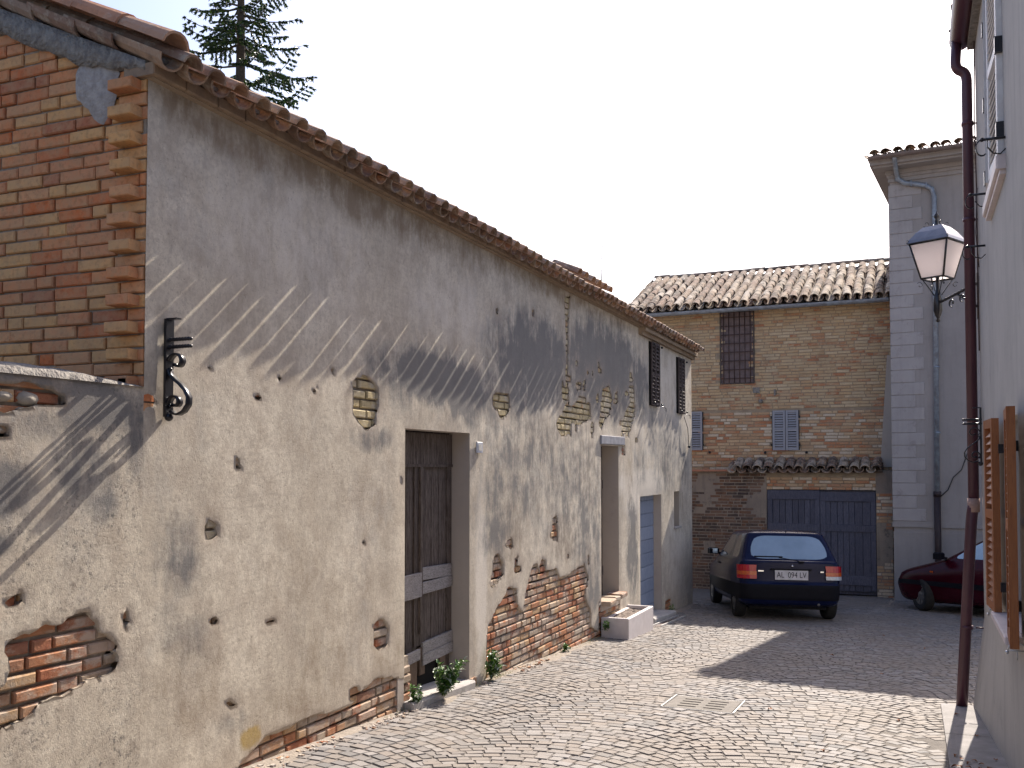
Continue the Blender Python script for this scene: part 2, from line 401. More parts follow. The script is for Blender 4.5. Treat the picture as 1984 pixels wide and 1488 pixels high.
def bricks(mb, P, u0, u1, v0, v1, bl=.25, bh=.058, j=.014, dep=.06, keep=None, jit=.005, bev=.005, mi=0, hdr=.3, rr=rng, nrm=None, extra=None):
    """courses of individual bricks.  P(u,v,n)->Vector maps wall coordinates"""
    row = 0; v = v0
    U = (P(1, 0, 0)-P(0, 0, 0)); V = (P(0, 1, 0)-P(0, 0, 0)); N = (P(0, 0, 1)-P(0, 0, 0))
    while v+bh <= v1+1e-6:
        u = u0-rr.random()*bl
        while u < u1:
            L = bl*rr.uniform(.88, 1.05) if rr.random() > hdr else bl*rr.uniform(.35, .55)
            a, b = max(u, u0), min(u+L, u1)
            if b-a > .03 and (keep is None or keep((a+b)/2, v+bh/2)):
                h = bh*rr.uniform(.93, 1.04); jj = rr.uniform(-jit, jit); nn = jj
                if extra: nn += extra(row, a, b)
                c = P((a+b)/2, v+bh/2+rr.uniform(-.002, .002), nn-dep/2)
                tw = rr.uniform(-.012, .012)
                mb.obox(c, (U+V*tw)*((b-a)/2), (V-U*tw)*(h/2), N*(dep/2), mi, bev)
            u += L+j*rr.uniform(.7, 1.3)
        v += bh+j; row += 1

def tile(mb, p, s, a, n, L=.42, rf=.085, rb=.072, up=True, th=.014, seg=6, flat=.85, mi=0):
    q = 1 if up else -1; vs = []
    for (c, r) in ((p, rf), (p, rf-th), (p+s*L, rb), (p+s*L, rb-th)):
        for k in range(seg+1):
            t = math.pi*k/seg; vs.append(c+a*(math.cos(t)*r)+n*(math.sin(t)*r*flat*q))
    m = seg+1; fs = []
    for k in range(seg):
        fs += [(k, k+1, 2*m+k+1, 2*m+k), (m+k+1, m+k, 3*m+k, 3*m+k+1), (k+1, k, m+k, m+k+1), (2*m+k, 2*m+k+1, 3*m+k+1, 3*m+k)]
    fs += [(0, 2*m, 3*m, m), (seg, m+seg, 3*m+seg, 2*m+seg)]
    mb.add(vs, fs, mi, False)

def tile_roof(mb, o, a, s, cols, rows, sp=.2, L=.42, ex=.34, wav=None, rr=rng, drop=0, messy=.012, rf=.085, tip=0):
    """o: eave corner, a: unit along eave, s: unit up the slope"""
    a = Vector(a).normalized(); s = Vector(s).normalized(); n = a.cross(s)
    if n.z < 0: n = -n
    o = Vector(o)
    for c in range(cols):
        for r in range(rows):
            for up in (False, True):
                if rr.random() < drop: continue
                d = a*((c+(.5 if up else 0))*sp+rr.uniform(-messy, messy))+s*(r*ex+rr.uniform(-1, 1)*messy*(2.2 if r else .8)+((-tip if r == 0 else 0) if up else (-.012 if not tip else 0)))
                d += n*((.045 if up else .055)+rr.uniform(0, .010)+.012*(1 if up else 0))
                if wav: d += Vector((0, 0, wav(c*sp, r*ex)))
                aa = (a+s*rr.uniform(-.05, .05)).normalized(); ss = (s+a*rr.uniform(-.05, .05)+n*.035).normalized()
                r_ = rf*rr.uniform(.95, 1.06)*(.86 if tip and up and r == 0 else 1)
                tile(mb, o+d, ss, aa, n, (L+(tip if r == 0 and up else 0))*rr.uniform(.95, 1.03), r_, rf*.83, up)

# ------------------------------------------------------------------ ground
S = .052
def gz(y): return -S*max(min(y, 21.6), -8)  # levelled out unseen behind the camera, so car paint reflects less sunlit ground
g = MB()
xs = [-300, -60, -12, -4.3, 4, 12, 60, 300]; ys = [-300, -60, -30, -8, 0, 4, 10, 16, 21.6, 40, 100, 500]
for i, y in enumerate(ys):
    for x in xs: g.v.append((x, y, gz(y)-.0065))
for i in range(len(ys)-1):
    for k in range(len(xs)-1):
        q = i*len(xs)+k; g.f.append((q, q+1, q+1+len(xs), q+len(xs))); g.m.append(0); g.s.append(False)
tag(g.build('ground', 'joint'), kind='structure')

def cobbles():
    mb = MB(); rr = random.Random(3)
    W = 1.45; A = .30; pitch = .098; x0, x1 = -4.35, 3.2
    nb = int((x1-x0)/W)+1
    U = Vector((1, 0, 0)); Nn = Vector((0, S, 1)).normalized()
    grate = (-1.98, -1.40, 7.98, 8.54)
    for b in range(nb):
        cx = x0+(b+.5)*W
        k = 0; y = 2.6
        while y < 21.4:
            # arc row: y(u)= y + A*(1-u^2)
            s_u = -1.0
            offs = rr.random()*.1
            uu = -1-offs
            while uu < 1:
                wd = rr.uniform(.085, .135)
                slope = -2*A*max(-1, min(1, uu))/(W/2)
                du = wd/(W/2)/math.sqrt(1+slope*slope)
                um = uu+du/2
                if um < -1.02 or um > 1.02: uu += du; continue
                X = cx+um*W/2; Y = y+A*(1-um*um)+rr.uniform(-.006, .006)
                uu += du+.003/(W/2)
                if X < -3.83 or X > 3.0: continue
                if Y < 9.15 and X > .19+(9.2-Y)*.0: 
                    if X > .17: continue
                if grate[0]-.04 < X < grate[1]+.04 and grate[2]-.04 < Y < grate[3]+.04: continue
                if X < -3.66 and 14.0 < Y < 15.5: continue
                sl = -2*A*um/(W/2); ang = math.atan(sl)+rr.uniform(-.07, .07)
                t = Vector((math.cos(ang), math.sin(ang), -S*math.sin(ang))); q = Nn.cross(t)
                hgt = .05; top = gz(Y)+rr.uniform(-.0035, .003)+.007*float(vn(X*1.3, Y*1.3))-.0045
                tilt = Nn+Vector((rr.uniform(-.022, .022), rr.uniform(-.022, .022), 0)); tilt.normalize()
                hy = (pitch-.004)/2*rr.uniform(.94, 1.04)*math.cos(math.atan(sl))
                # slightly irregular block with chamfered top
                c = Vector((X, Y, top-hgt/2)); a = t*(wd/2-.001); bb = q*hy; n_ = tilt*(hgt/2)
                bev = .0055
                cr = [(-1, -1), (1, -1), (1, 1), (-1, 1)]
                jt = [(rr.uniform(.92, 1.03), rr.uniform(.90, 1.03)) for _ in cr]
                lo = [c+a*i*ja+bb*jv*jb-n_ for (i, jv), (ja, jb) in zip(cr, jt)]
                mi_ = [c+a*i*ja+bb*jv*jb+n_*.45 for (i, jv), (ja, jb) in zip(cr, jt)]
                hi = [c+a*i*(ja-bev/a.length)+bb*jv*(jb-bev/bb.length)+n_ for (i, jv), (ja, jb) in zip(cr, jt)]
                fs = []
                for z in (0, 4):
                    for i in range(4): fs.append((z+i, z+(i+1) % 4, z+4+(i+1) % 4, z+4+i))
                fs.append((8, 9, 10, 11))
                mb.add(lo+mi_+hi, fs)
            y += pitch
    return tag(mb.build('cobblestone_paving', 'setts'), kind='structure')
cobbles()

# sandy strip of dust along the foot of the left wall
mb = MB(); pts = []
N_ = 140
for i in range(N_+1):
    y = 4+13.7*i/N_; wd = .05+.14*float(vn(y*2.2, 3.3))**1.5*1.6
    pts.append((y, wd))
for i in range(N_):
    (ya, wa), (yb, wb) = pts[i], pts[i+1]
    mb.add([(-3.86, ya, gz(ya)+.010), (-3.80+wa*.45, ya, gz(ya)+.006), (-3.80+wa, ya, gz(ya)-.008), (-3.80+wb, yb, gz(yb)-.008), (-3.80+wb*.45, yb, gz(yb)+.006), (-3.86, yb, gz(yb)+.010)],
           [(0, 1, 4, 5), (1, 2, 3, 4)], 0, True)
tag(mb.build('dust_verge', 'dust'), kind='structure')
# smooth slab along the right wall
mb = MB()
for i in range(9):
    y0, y1 = 9.25-i*1.3, 9.25-(i+1)*1.3+.012
    mb.add([(.19, y0, gz(y0)+.012), (.66, y0, gz(y0)+.02), (.66, y1, gz(y1)+.02), (.19, y1, gz(y1)+.012), (.185, y0, gz(y0)-.05), (.185, y1, gz(y1)-.05)], [(0, 3, 2, 1), (0, 4, 5, 3)])
tag(mb.build('pavement', 'slabside'), kind='structure')

# ------------------------------------------------------------------ plaster sheets with broken patches
XL = -3.8
PATCH = {
'base':[(4.68,-0.3),(4.85,-0.15),(5.05,-0.10),(5.26,-0.11),(5.5,-0.09),(5.78,-0.12),(6.02,-0.14),(6.16,-0.05),(6.4,-.01),(6.69,-0.06),(6.86,-0.12),(6.81,-0.53),(4.95,-0.51)],
'small':[(6.31,0.39),(6.38,0.44),(6.49,0.42),(6.54,0.34),(6.53,0.21),(6.41,0.19),(6.33,0.25)],
'round':[(6.01,2.21),(6.06,2.26),(6.16,2.29),(6.29,2.27),(6.38,2.17),(6.38,2.04),(6.34,1.92),(6.22,1.87),(6.13,1.91),(6.02,2.0)],
'cross':[(4.43,1.25),(4.47,1.29),(4.52,1.27),(4.54,1.22),(4.52,1.18),(4.46,1.18)],
'chipa':[(4.47,0.71),(4.53,0.72),(4.57,0.68),(4.51,0.67)],
'chipb':[(4.63,0.2),(4.69,0.19),(4.74,0.16),(4.68,0.16)],
'big':[(8.38,-0.49),(8.4,-0.2),(8.45,0.06),(8.56,0.17),(8.72,0.25),(8.85,0.33),(8.94,0.4),(9.12,0.34),(9.19,0.18),(9.32,0.03),(9.4,0.26),(9.51,0.42),(9.61,0.54),(9.73,0.57),(9.82,0.45),(10.05,0.44),(10.35,0.44),(10.47,0.31),(10.74,0.32),(10.96,0.36),(11.32,0.4),(11.44,0.21),(11.4,-0.04),(11.62,-0.26),(11.64,-0.43),(11.98,-0.55),(11.98,-0.88),(9.88,-0.74),(8.4,-.7)],
'six':[(8.47,0.45),(8.53,0.6),(8.58,0.72),(8.68,0.76),(8.81,0.64),(8.8,0.53),(8.69,0.46),(8.56,0.42)],
'sev':[(10.22,1.01),(10.37,1.05),(10.4,0.75),(10.23,0.76)],
'y1':[(10.36,2.11),(10.57,2.24),(10.68,2.34),(10.9,2.32),(11.17,2.43),(11.62,2.41),(11.66,2.22),(11.25,2.13),(10.9,2.12),(10.86,1.99),(10.57,1.96),(10.39,2.04)],
'y2':[(12.06,2.38),(12.15,2.65),(12.44,2.7),(12.58,2.52),(12.48,2.32),(12.24,2.24),(12.1,2.08),(11.97,2.16)],
'y3':[(13.08,2.26),(13.24,2.41),(13.46,2.54),(13.4,2.78),(13.68,2.81),(13.76,2.48),(13.62,2.24),(13.39,2.07),(13.02,2.1)],
'crack':[(10.63,3.62),(10.84,3.67),(10.82,3.48),(10.76,3.18),(10.78,2.87),(10.76,2.62),(10.77,2.31),(10.68,2.3),(10.68,2.61),(10.7,2.92),(10.68,3.23),(10.63,3.47)],
'ten':[(8.54,2.29),(8.64,2.34),(8.94,2.34),(8.98,2.21),(8.87,2.11),(8.72,2.07),(8.69,2.15),(8.56,2.2)],
'e1':[(4.43,2.2),(4.47,2.2),(4.47,2.18),(4.44,2.17)],
'e2':[(4.70,1.67),(4.735,1.67),(4.745,1.59),(4.71,1.59)],
'e3':[(5.67,-0.16),(5.81,-0.15),(5.93,-0.13),(5.88,-0.2)],
'e4':[(5.11,2.19),(5.15,2.2),(5.16,2.16),(5.12,2.16)],
'e5':[(11.22,0.39),(11.36,0.4),(11.52,0.2),(11.48,0.09),(11.28,0.16)],
'e6':[(5.72,2.29),(5.76,2.3),(5.77,2.27),(5.73,2.25)],
'e7':[(5.5,2.14),(5.55,2.15),(5.54,2.11),(5.5,2.11)],
'e8':[(6.14,1.06),(6.21,1.07),(6.2,1.03),(6.15,1.02)],
'e9':[(8.94,0.87),(9.04,0.88),(9.05,0.78),(8.96,0.78)],
'e10':[(9.59,3.31),(9.68,3.32),(9.66,3.25),(9.6,3.24)],
'e11':[(8.61,3.17),(8.69,3.19),(8.68,3.11),(8.64,3.1)],
'e12':[(6.0,-.02),(6.12,0.0),(6.1,-.07),(6.02,-.09)],
'e14':[(11.05,2.62),(11.25,2.66),(11.3,2.58),(11.1,2.55)],
'e15':[(11.85,2.5),(11.95,2.58),(12.0,2.48),(11.9,2.42)],
'e16':[(12.7,2.62),(12.85,2.66),(12.85,2.5),(12.72,2.48)],
'e17':[(10.62,2.52),(10.82,2.54),(10.8,2.36),(10.62,2.36)],
'e18':[(4.88,2.05),(4.95,2.06),(4.95,2.02),(4.89,2.02)],
'e19':[(6.72,1.52),(6.75,1.53),(6.76,1.47),(6.73,1.46)],
'e20':[(5.0,.62),(5.1,.63),(5.1,.61),(5.01,.6)],
'e13':[(9.12,.66),(9.2,.68),(9.19,.5),(9.13,.52)],
'doorR':[(13.05,1.91),(13.2,1.95),(13.2,1.78),(13.02,1.75)],
'd2f':[(11.94,-0.16),(12.89,-0.23),(12.88,-0.71),(11.94,-0.76)],
'corner':[(3.92,1.97),(3.96,2.0),(4.03,1.97),(4.02,1.92),(3.94,1.91)],
'cb':[(15.54,-0.61),(15.94,-0.6),(16.01,-0.88),(15.5,-0.86)],
}
_r = random.Random(52)
for _i in range(38):
    if _i < 30: _y, _z = _r.uniform(10.4, 13.8), _r.uniform(1.98, 2.95)
    elif _i < 38: _y, _z = _r.uniform(8.5, 11.6), _r.uniform(.35, 1.0)
    else: _y, _z = _r.uniform(5.2, 6.8), _r.uniform(-.05, .5)
    _z = math.floor(_z/.073)*.073; _w = _r.uniform(.05, .2); _h = _r.choice([.055, .055, .12])
    if 12.0 < _y < 12.95 and _z < 2.05: continue
    PATCH['s%d' % _i] = [(_y, _z), (_y+_w, _z+_r.uniform(-.01, .01)), (_y+_w, _z+_h), (_y+_w*.4, _z+_h*1.15), (_y, _z+_h*.9)]
YEL = {'s%d' % _i for _i in range(30)} | {'e14','e15','e16','e17','y1', 'y2', 'y3', 'crack', 'ten', 'round', 'cross'}
DARK = [(7.39,2.36,0.89,0.2,1),(6.84,2.3,0.52,0.25,0.4),(8.02,2.25,0.68,0.24,0.7),(9.74,2.76,1.1,0.43,0.85),(9.15,2.38,0.84,0.27,0.6),(12.32,2.89,1.47,0.52,1),(14.03,2.85,0.53,0.47,0.6),(9.29,1.63,1.16,0.71,0.42),(10.75,1.45,1.49,0.86,0.38),(8.62,1.12,0.5,0.46,0.45),(11.52,0.72,0.62,0.78,0.5),(13.56,0.43,0.28,0.68,0.7),(14.01,1.64,0.35,0.39,0.4),(15.64,1.82,0.9,0.69,0.45),(4.22,1.12,0.18,0.22,0.45),(4.16,0.82,0.12,0.23,0.3),(4.37,0.61,0.17,0.18,0.3),(6.28,1.82,0.26,0.1,0.5),(11.73,-0.02,0.43,0.39,0.5),(14.79,2.21,0.26,0.49,0.5),(16.78,1.83,0.57,0.55,0.4),(4.7,0.1,0.19,0.15,0.25),
 (3.6,1.9,.3,.14,.8),(3.85,1.75,.1,.2,.5),(3.3,1.97,.4,.1,.8),(3.1,1.5,.15,.12,.6),(3.5,1.55,.1,.1,.5),(3.6,1.68,.22,.22,.5),(3.42,1.83,.3,.1,.5),(3.66,1.44,.12,.12,.35),(3.2,1.42,.15,.1,.35),(3.85,1.86,.1,.1,.6),(3.05,1.25,.1,.05,.5),(3.75,1.9,.12,.05,.9)]
BROWN = [(4.3,.35,.35,.3,.35),(5.3,.9,.4,.3,.35),(6.3,1.4,.3,.4,.3),(5.0,1.75,.4,.2,.25),(9.0,1.0,.5,.5,.45),(10.6,.8,.5,.3,.5),(11.4,1.6,.4,.5,.4),(9.8,1.9,.9,.25,.35),(13.4,1.5,.2,.5,.5),(16.9,1.1,.4,.7,.4),(15.6,1.6,.4,.4,.4),(6.6,.15,.25,.15,.6),(4.89,3.58,0.36,0.13,0.8),(5.57,3.64,0.38,0.15,0.8),(6.12,3.6,0.44,0.16,0.9),(4.5,3.58,0.27,0.12,0.6),(6.92,3.63,0.53,0.17,0.8),(4.15,3.7,0.16,0.17,0.7),(7.9,3.6,0.77,0.14,0.6),(9.1,3.64,0.9,0.12,0.6),(10.4,3.64,1.06,0.13,0.7),(12.3,3.64,1.4,0.12,0.6),(5.26,-0.01,0.45,0.17,0.5),(5.74,0.24,0.39,0.22,0.4),(4.84,-0.07,0.3,0.13,0.3),(5.87,0.58,0.61,0.33,0.3),(15.2,.2,.3,.5,.3),(3.3,1.2,.3,.3,.2)]
PALE = [(8.28,0.55,0.11,0.73,1),(14.3,1.36,1.17,0.19,1),(13.57,1.18,0.33,0.34,1),(16.01,2.26,1.51,0.79,0.5),(15.12,1.89,1.36,0.58,0.4),(5.22,3.09,0.98,0.45,0.35),(7.69,3.02,0.95,0.28,0.35),(16.34,0.04,0.62,0.8,0.5),(15.6,3.1,1.4,.5,.5)]
OCHRE = [(4.87, -0.07, 0.08, 0.05, 1.2)]
OPEN = {'d1': (6.80, 8.02, -2, 1.915), 'd2': (12.06, 12.87, -.2, 1.89), 'd3': (14.0, 15.3, -2, 1.157), 'sl': (16.2, 16.6, .57, 1.18)}
LOWP = {
'l1':[(2.6,.50),(3.12,.62),(3.14,.80),(3.2,.83),(3.35,.83),(3.48,.88),(3.58,.87),(3.68,.77),(3.77,.69),(3.78,.56),(3.66,.53),(3.4,.50),(3.2,.44),(2.7,.4)],
'l2':[(3.81,.84),(3.85,.86),(3.87,.78),(3.83,.75)],
'l3':[(2.9,1.99),(3.2,1.985),(3.36,1.97),(3.42,1.92),(3.3,1.9),(3.22,1.86),(3.05,1.84),(2.9,1.86)],
'l4':[(2.95,1.80),(3.12,1.79),(3.13,1.74),(2.95,1.72)],
'l5':[(3.1,1.0),(3.2,1.02),(3.2,.98),(3.12,.96)]}

def plaster_sheet(name, y0, y1, z0, z1, patches, parent, cell, opens={}, rough=.009, edge_amp=.028):
    ls = list(np.arange(y0, y1, cell))+[y1]
    for o in opens.values(): ls += [o[0], o[1]]
    ls = np.array(sorted(set(np.round(ls, 4)))); 
    zs = list(np.arange(z0, z1, .028))+[z1]
    for o in opens.values(): zs += [o[2], o[3]]
    zs = np.array(sorted(set(np.round([z for z in zs if z0 <= z <= z1], 4))))
    Y, Z = np.meshgrid(ls, zs, indexing='ij'); ny, nz = Y.shape
    sd = np.full(Y.shape, 9.)
    for k, p in patches.items():
        A = np.array(p); ext = min(A[:, 0].max()-A[:, 0].min(), A[:, 1].max()-A[:, 1].min())
        amp = min(edge_amp, ext*.25)
        d = polysdf(Y, Z, p)+amp*2*(fbm(Y*9+k.__len__(), Z*13, 3))
        sd = np.minimum(sd, d+.010*fbm(Y*37, Z*41, 2)*min(1, ext/.1))
    dist_o = np.full(Y.shape, 9.)
    for o in opens.values():
        dx = np.maximum(np.maximum(o[0]-Y, Y-o[1]), 0); dz = np.maximum(np.maximum(o[2]-Z, Z-o[3]), 0)
        dist_o = np.minimum(dist_o, np.hypot(dx, dz))
    fade = np.clip(dist_o/.12, 0, 1)*(np.clip((y1-Y)/.06, 0, 1) if y1 > 10 else 1)
    disp = fade*(.006*(fbm(Y*.5, Z*.5, 2)+.5)+rough*.35*(fbm(Y*9, Z*12, 4)+.5))
    disp = disp-.004*np.exp(-np.maximum(sd, 0)/.012)
    verts = np.stack([XL+disp, Y, Z], -1).reshape(-1, 3).tolist()
    idx = np.arange(ny*nz).reshape(ny, nz); faces = []; keep = sd > 0
    cyc = (ls[:-1]+ls[1:])/2; czc = (zs[:-1]+zs[1:])/2
    CY, CZ = np.meshgrid(cyc, czc, indexing='ij'); hole = np.zeros(CY.shape, bool)
    for o in opens.values(): hole |= (CY > o[0]) & (CY < o[1]) & (CZ > o[2]) & (CZ < o[3])
    cnt = keep[:-1, :-1].astype(int)+keep[1:, :-1]+keep[1:, 1:]+keep[:-1, 1:]
    full = (cnt == 4) & ~hole; part = (cnt > 0) & (cnt < 4) & ~hole
    I = np.argwhere(full)
    faces = np.stack([idx[I[:, 0], I[:, 1]], idx[I[:, 0]+1, I[:, 1]], idx[I[:, 0]+1, I[:, 1]+1], idx[I[:, 0], I[:, 1]+1]], -1).tolist()
    ed = {}; rim = []
    sdf = sd.reshape(-1)
    def cut(a, b):
        k = (min(a, b), max(a, b))
        if k not in ed:
            t = sdf[a]/(sdf[a]-sdf[b]); va, vb = verts[a], verts[b]
            verts.append([va[i]+(vb[i]-va[i])*t for i in range(3)]); ed[k] = len(verts)-1
        return ed[k]
    for i, j in np.argwhere(part):
        q = [idx[i, j], idx[i+1, j], idx[i+1, j+1], idx[i, j+1]]; out = []; cuts = []
        for a, b in zip(q, q[1:]+q[:1]):
            if sdf[a] > 0: out.append(int(a))
            if (sdf[a] > 0) != (sdf[b] > 0):
                c = cut(int(a), int(b)); out.append(c); cuts.append(c)
        if len(out) >= 3: faces.append(out)
        if len(cuts) == 2: rim.append(cuts)
    back = {}
    for a, b in rim:
        for c in (a, b):
            if c not in back:
                v = verts[c]; verts.append([v[0]-.045, v[1], v[2]]); back[c] = len(verts)-1
        faces.append([a, b, back[b], back[a]])
    me = bpy.data.meshes.new(name); off = parent.location
    V = np.array(verts)
    me.from_pydata((V-np.array(off)).tolist(), [], faces)
    for nm, bl in (('dark', DARK), ('brown', BROWN), ('pale', PALE), ('ochre', OCHRE)):
        val = np.zeros(len(V)); yy, zz = V[:, 1], V[:, 2]
        for (a, b, ra, rb, s) in bl:
            r = ((yy-a)/(ra*1.15))**2+((zz-b)/(rb*1.15))**2
            val = np.maximum(val, s*(.68 if nm == 'brown' else 1)*np.exp(-r**1.3*.9))
        at = me.attributes.new(nm, 'FLOAT', 'POINT'); at.data.foreach_set('value', val.astype(np.float32))
    sdv = np.full(len(V), 0.); sdv[:len(sdf)] = sdf; at = me.attributes.new('rim', 'FLOAT', 'POINT'); at.data.foreach_set('value', np.exp(-np.maximum(sdv, 0)/.06).astype(np.float32))
    me.materials.append(M['plaster_garden' if y1 < 5 else 'plaster']); me.polygons.foreach_set('use_smooth', [True]*len(faces))
    me.update(); o = bpy.data.objects.new(name, me); COL.objects.link(o); o.parent = parent
    return o

def patch_bricks(patches, parent, name='exposed_brickwork', opens={}):
    mb = MB(); PW = lambda u, v, n: Vector((XL-.014+n, u, v))
    P0 = PW(0, 0, 0)
    for k, p in patches.items():
        A = np.array(p); a, b = A.min(0)-.07, A.max(0)+.07
        for o in opens.values():
            if a[0] < o[1] and b[0] > o[0] and a[1] < o[3] and b[1] > o[2]:
                if A[:, 0].max() <= o[0]+.02: b[0] = o[0]-.004
                elif A[:, 0].min() >= o[1]-.02: a[0] = o[1]+.004
                elif A[:, 1].max() <= o[2]+.06: b[1] = o[2]-.004
        z0 = math.floor((a[1])/.073)*.073
        yel = k in YEL
        def keep(u, v, p=p):
            return float(polysdf(np.array([u]), np.array([v]), p)[0]) < .13
        bricks(mb, PW, a[0], b[0], z0, b[1], bl=.25, bh=.058, j=.015, dep=.07, keep=keep, jit=.007, bev=.008, mi=1 if yel else 0, hdr=.45)
        mb.box(XL-.09, XL-.036, a[0], b[0], a[1]-.05, b[1], 2)
    return mb.build(name, ['brick_old', 'brick_yellow', 'mortar'], parent)

# ------------------------------------------------------------------ long farmhouse on the left
EZ = 3.70
fh = empty('farmhouse', (-3.8, 10.8, gz(10.8)), 'long low farmhouse with peeling beige plaster, bare brick patches and a sagging tile eave', 'building')
plaster_sheet('front_wall', 3.94, 17.65, -1.15, EZ+.05, PATCH, fh, .035, OPEN)
tag(patch_bricks(PATCH, fh, opens=OPEN), 'brown and yellow bricks laid bare where plaster has fallen')
mb = MB()                                   # core behind the facade
mb.box(-4.5, -4.07, 4.0, 17.6, -1.3, 3.72)
for k, (a, b, c, d) in OPEN.items():        # reveals
    dd = {'d1': .19, 'd2': .24, 'd3': .13, 'sl': .2}[k]; c = max(c, -1.2)
    mb.box(XL-dd-.03, XL-.0035, b+.001, b+.10, c, d+.1); mb.box(XL-dd-.03, XL-.0035, a-.10, a-.001, c, d+.1)
    mb.box(XL-dd-.03, XL-.0035, a+.0, b, d+.001, d+.1)
    if k in ('d2', 'sl'): mb.box(XL-dd-.03, XL-.0035, a, b, c-.1, c-.001)
mb.build('reveal', M['strip'], fh)
mb = MB(); mb.box(-9.5, -3.803, 17.45, 17.652, -1.2, 3.70); mb.box(-9.5, -3.803+.0, 4.02, 4.1, -1, 3.7); mb.box(-9.5, -9.3, 4.1, 17.45, -1.2, 3.7)
mb.build('end_wall', 'plaster_gate', fh)

# brick gable facing the camera
mb = MB(); PG = lambda u, v, n: Vector((XL-u, 3.93-n, v))       # u to the left, n towards the camera
vz = lambda u: 3.74+u*.446
def gx(row, a, b): return 0
bricks(mb, PG, 0.0, 3.6, 1.88, 5.3, bl=.262, bh=.0635, j=.0097, dep=.09, keep=lambda u, v: v < vz(u)-.03, jit=.008, bev=.007, hdr=.28)
nrow = 0; v = 1.88
while v < 3.72:
    if nrow % 2 == 0 and v > 1.95:
        L = rng.uniform(.145, .17)
        mb.obox(PG(.03+L/2, v+.03, .035), Vector((L/2, 0, 0)), Vector((0, 0, .028)), Vector((0, -.045, 0)), 0, .005)
    v += .0595+.0137; nrow += 1
mb.prism([(XL-.01, 3.95, 1.8), (XL-3.8, 3.95, 1.8), (XL-3.8, 3.95, vz(3.8)), (XL-.01, 3.95, vz(0))], (0, .08, 0), 1)
mb.build('gable_wall', ['brick_gable', 'mortar'], fh)
# mortar bed under the verge tiles and a smear of mortar on the bricks
mb = MB(); rr = random.Random(8); top = []; bot = []
K = 60
for i in range(K+1):
    u = -.02+3.4*i/K; t = vz(u)+.055
    th = (.05+.12*min(1, u/.5) if u < .5 else .15)+.035*float(fbm(u*5, .5, 3))
    top.append((u, t)); bot.append((u, t-th+.012*rr.uniform(-1, 1)))
for i in range(K):
    pr = []
    for (u, v) in (bot[i], bot[i+1], top[i+1], top[i]): pr.append(PG(u, v, .018+.02*float(vn(u*18, v*20))))
    pb = [PG(u, v, -.08) for (u, v) in (bot[i], bot[i+1], top[i+1], top[i])]
    mb.add(pr+pb, [(0, 3, 2, 1), (0, 1, 5, 4), (2, 3, 7, 6)], 0, True)
blob = [(.19, 3.79), (.40, 3.90), (.47, 3.86), (.52, 3.78), (.50, 3.66), (.42, 3.60), (.33, 3.49), (.26, 3.52), (.22, 3.60), (.20, 3.68)]
bb = []
for i in range(len(blob)):
    a, b = blob[i], blob[(i+1) % len(blob)]
    for t in (0, .33, .66): bb.append((a[0]+(b[0]-a[0])*t+rr.uniform(-.012, .012), a[1]+(b[1]-a[1])*t+rr.uniform(-.012, .012)))
cc = PG(.35, 3.72, .016)
ring = [PG(u, v, .004) for u, v in bb]; mid = [PG(.35+(u-.35)*.88, 3.72+(v-3.72)*.88, .013) for u, v in bb]; n_ = len(ring)
mb.add(ring+mid+[cc], [(i, (i+1) % n_, n_+(i+1) % n_, n_+i) for i in range(n_)]+[(n_+i, n_+(i+1) % n_, 2*n_) for i in range(n_)], 1, True)
mb.build('verge_mortar', ['mortar_dark', simple('smeared_lime_mortar', (.44, .40, .37), (.30, .27, .25), .95, 22, 1, 50, .012)], fh)

# cornice, deck, tiles
mb = MB(); rr = random.Random(4)
y = 3.9
while y < 17.7:                              # a course of bricks on edge, plastered brown
    L = rr.uniform(.24, .30); j = rr.uniform(-.006, .006); q = .012*float(fbm(y*.7, 2, 3))
    mb.obox(((-3.72-.1)+j, min(y+L/2, 17.72), EZ+.04+q), (0, L/2-.002, 0), (0, 0, .033), (.105, 0, 0), 0, .006)
    y += L
mb.box(-4.0, -3.75, 3.93, 17.7, EZ-.0, EZ+.01, 1)
for i, (o, z0, z1) in enumerate([(.06, EZ-.10, EZ-.045), (.115, EZ-.045, EZ+.003)]):
    mb.box(-3.95, XL+o, 13.95, 17.70, z0, z1, 1)
mb.build('eave_cornice', [simple('stained_eave_brick', (.33, .24, .16), (.24, .17, .12), .9, 12, .5, 50, .006), simple('stained_eave_plaster', (.36, .28, .20), (.28, .21, .15), .9, 5, .5, 50, .006)], fh)
sl = Vector((-1, 0, .446)).normalized()
mb = MB()
mb.prism([(-3.71, 3.97, EZ+.085), (-3.71, 3.97, EZ+.11), (-9.6, 3.97, EZ+.11+5.89*.446), (-9.6, 3.97, EZ+.085+5.89*.446)], (0, 13.75, 0))
mb.build('roof_deck', 'mortar_dark', fh)
mb = MB(); rr = random.Random(21)
def wav(u, v): return .022*float(fbm(u*.45, 1.3, 2))*2 + .012*float(fbm(u*2, 5, 2))
tile_roof(mb, (-3.648, 3.93, EZ+.03), (0, 1, 0), sl, 69, 6, sp=.2, ex=.34, wav=wav, rr=rr, messy=.014, tip=.055)
for y in (11.2, 11.45, 11.75, 12.0, 12.25, 12.5):  # broken tiles piled where the roof was patched
    tile(mb, Vector((-3.80, y, EZ+.30)), (sl+Vector((0, rr.uniform(-.2, .2), 0))).normalized(), Vector((0, 1, 0)), Vector((.4, 0, .9)), .4, .09, .08, True)
mb.build('roof_tiles', 'tile', fh)
mb = MB()
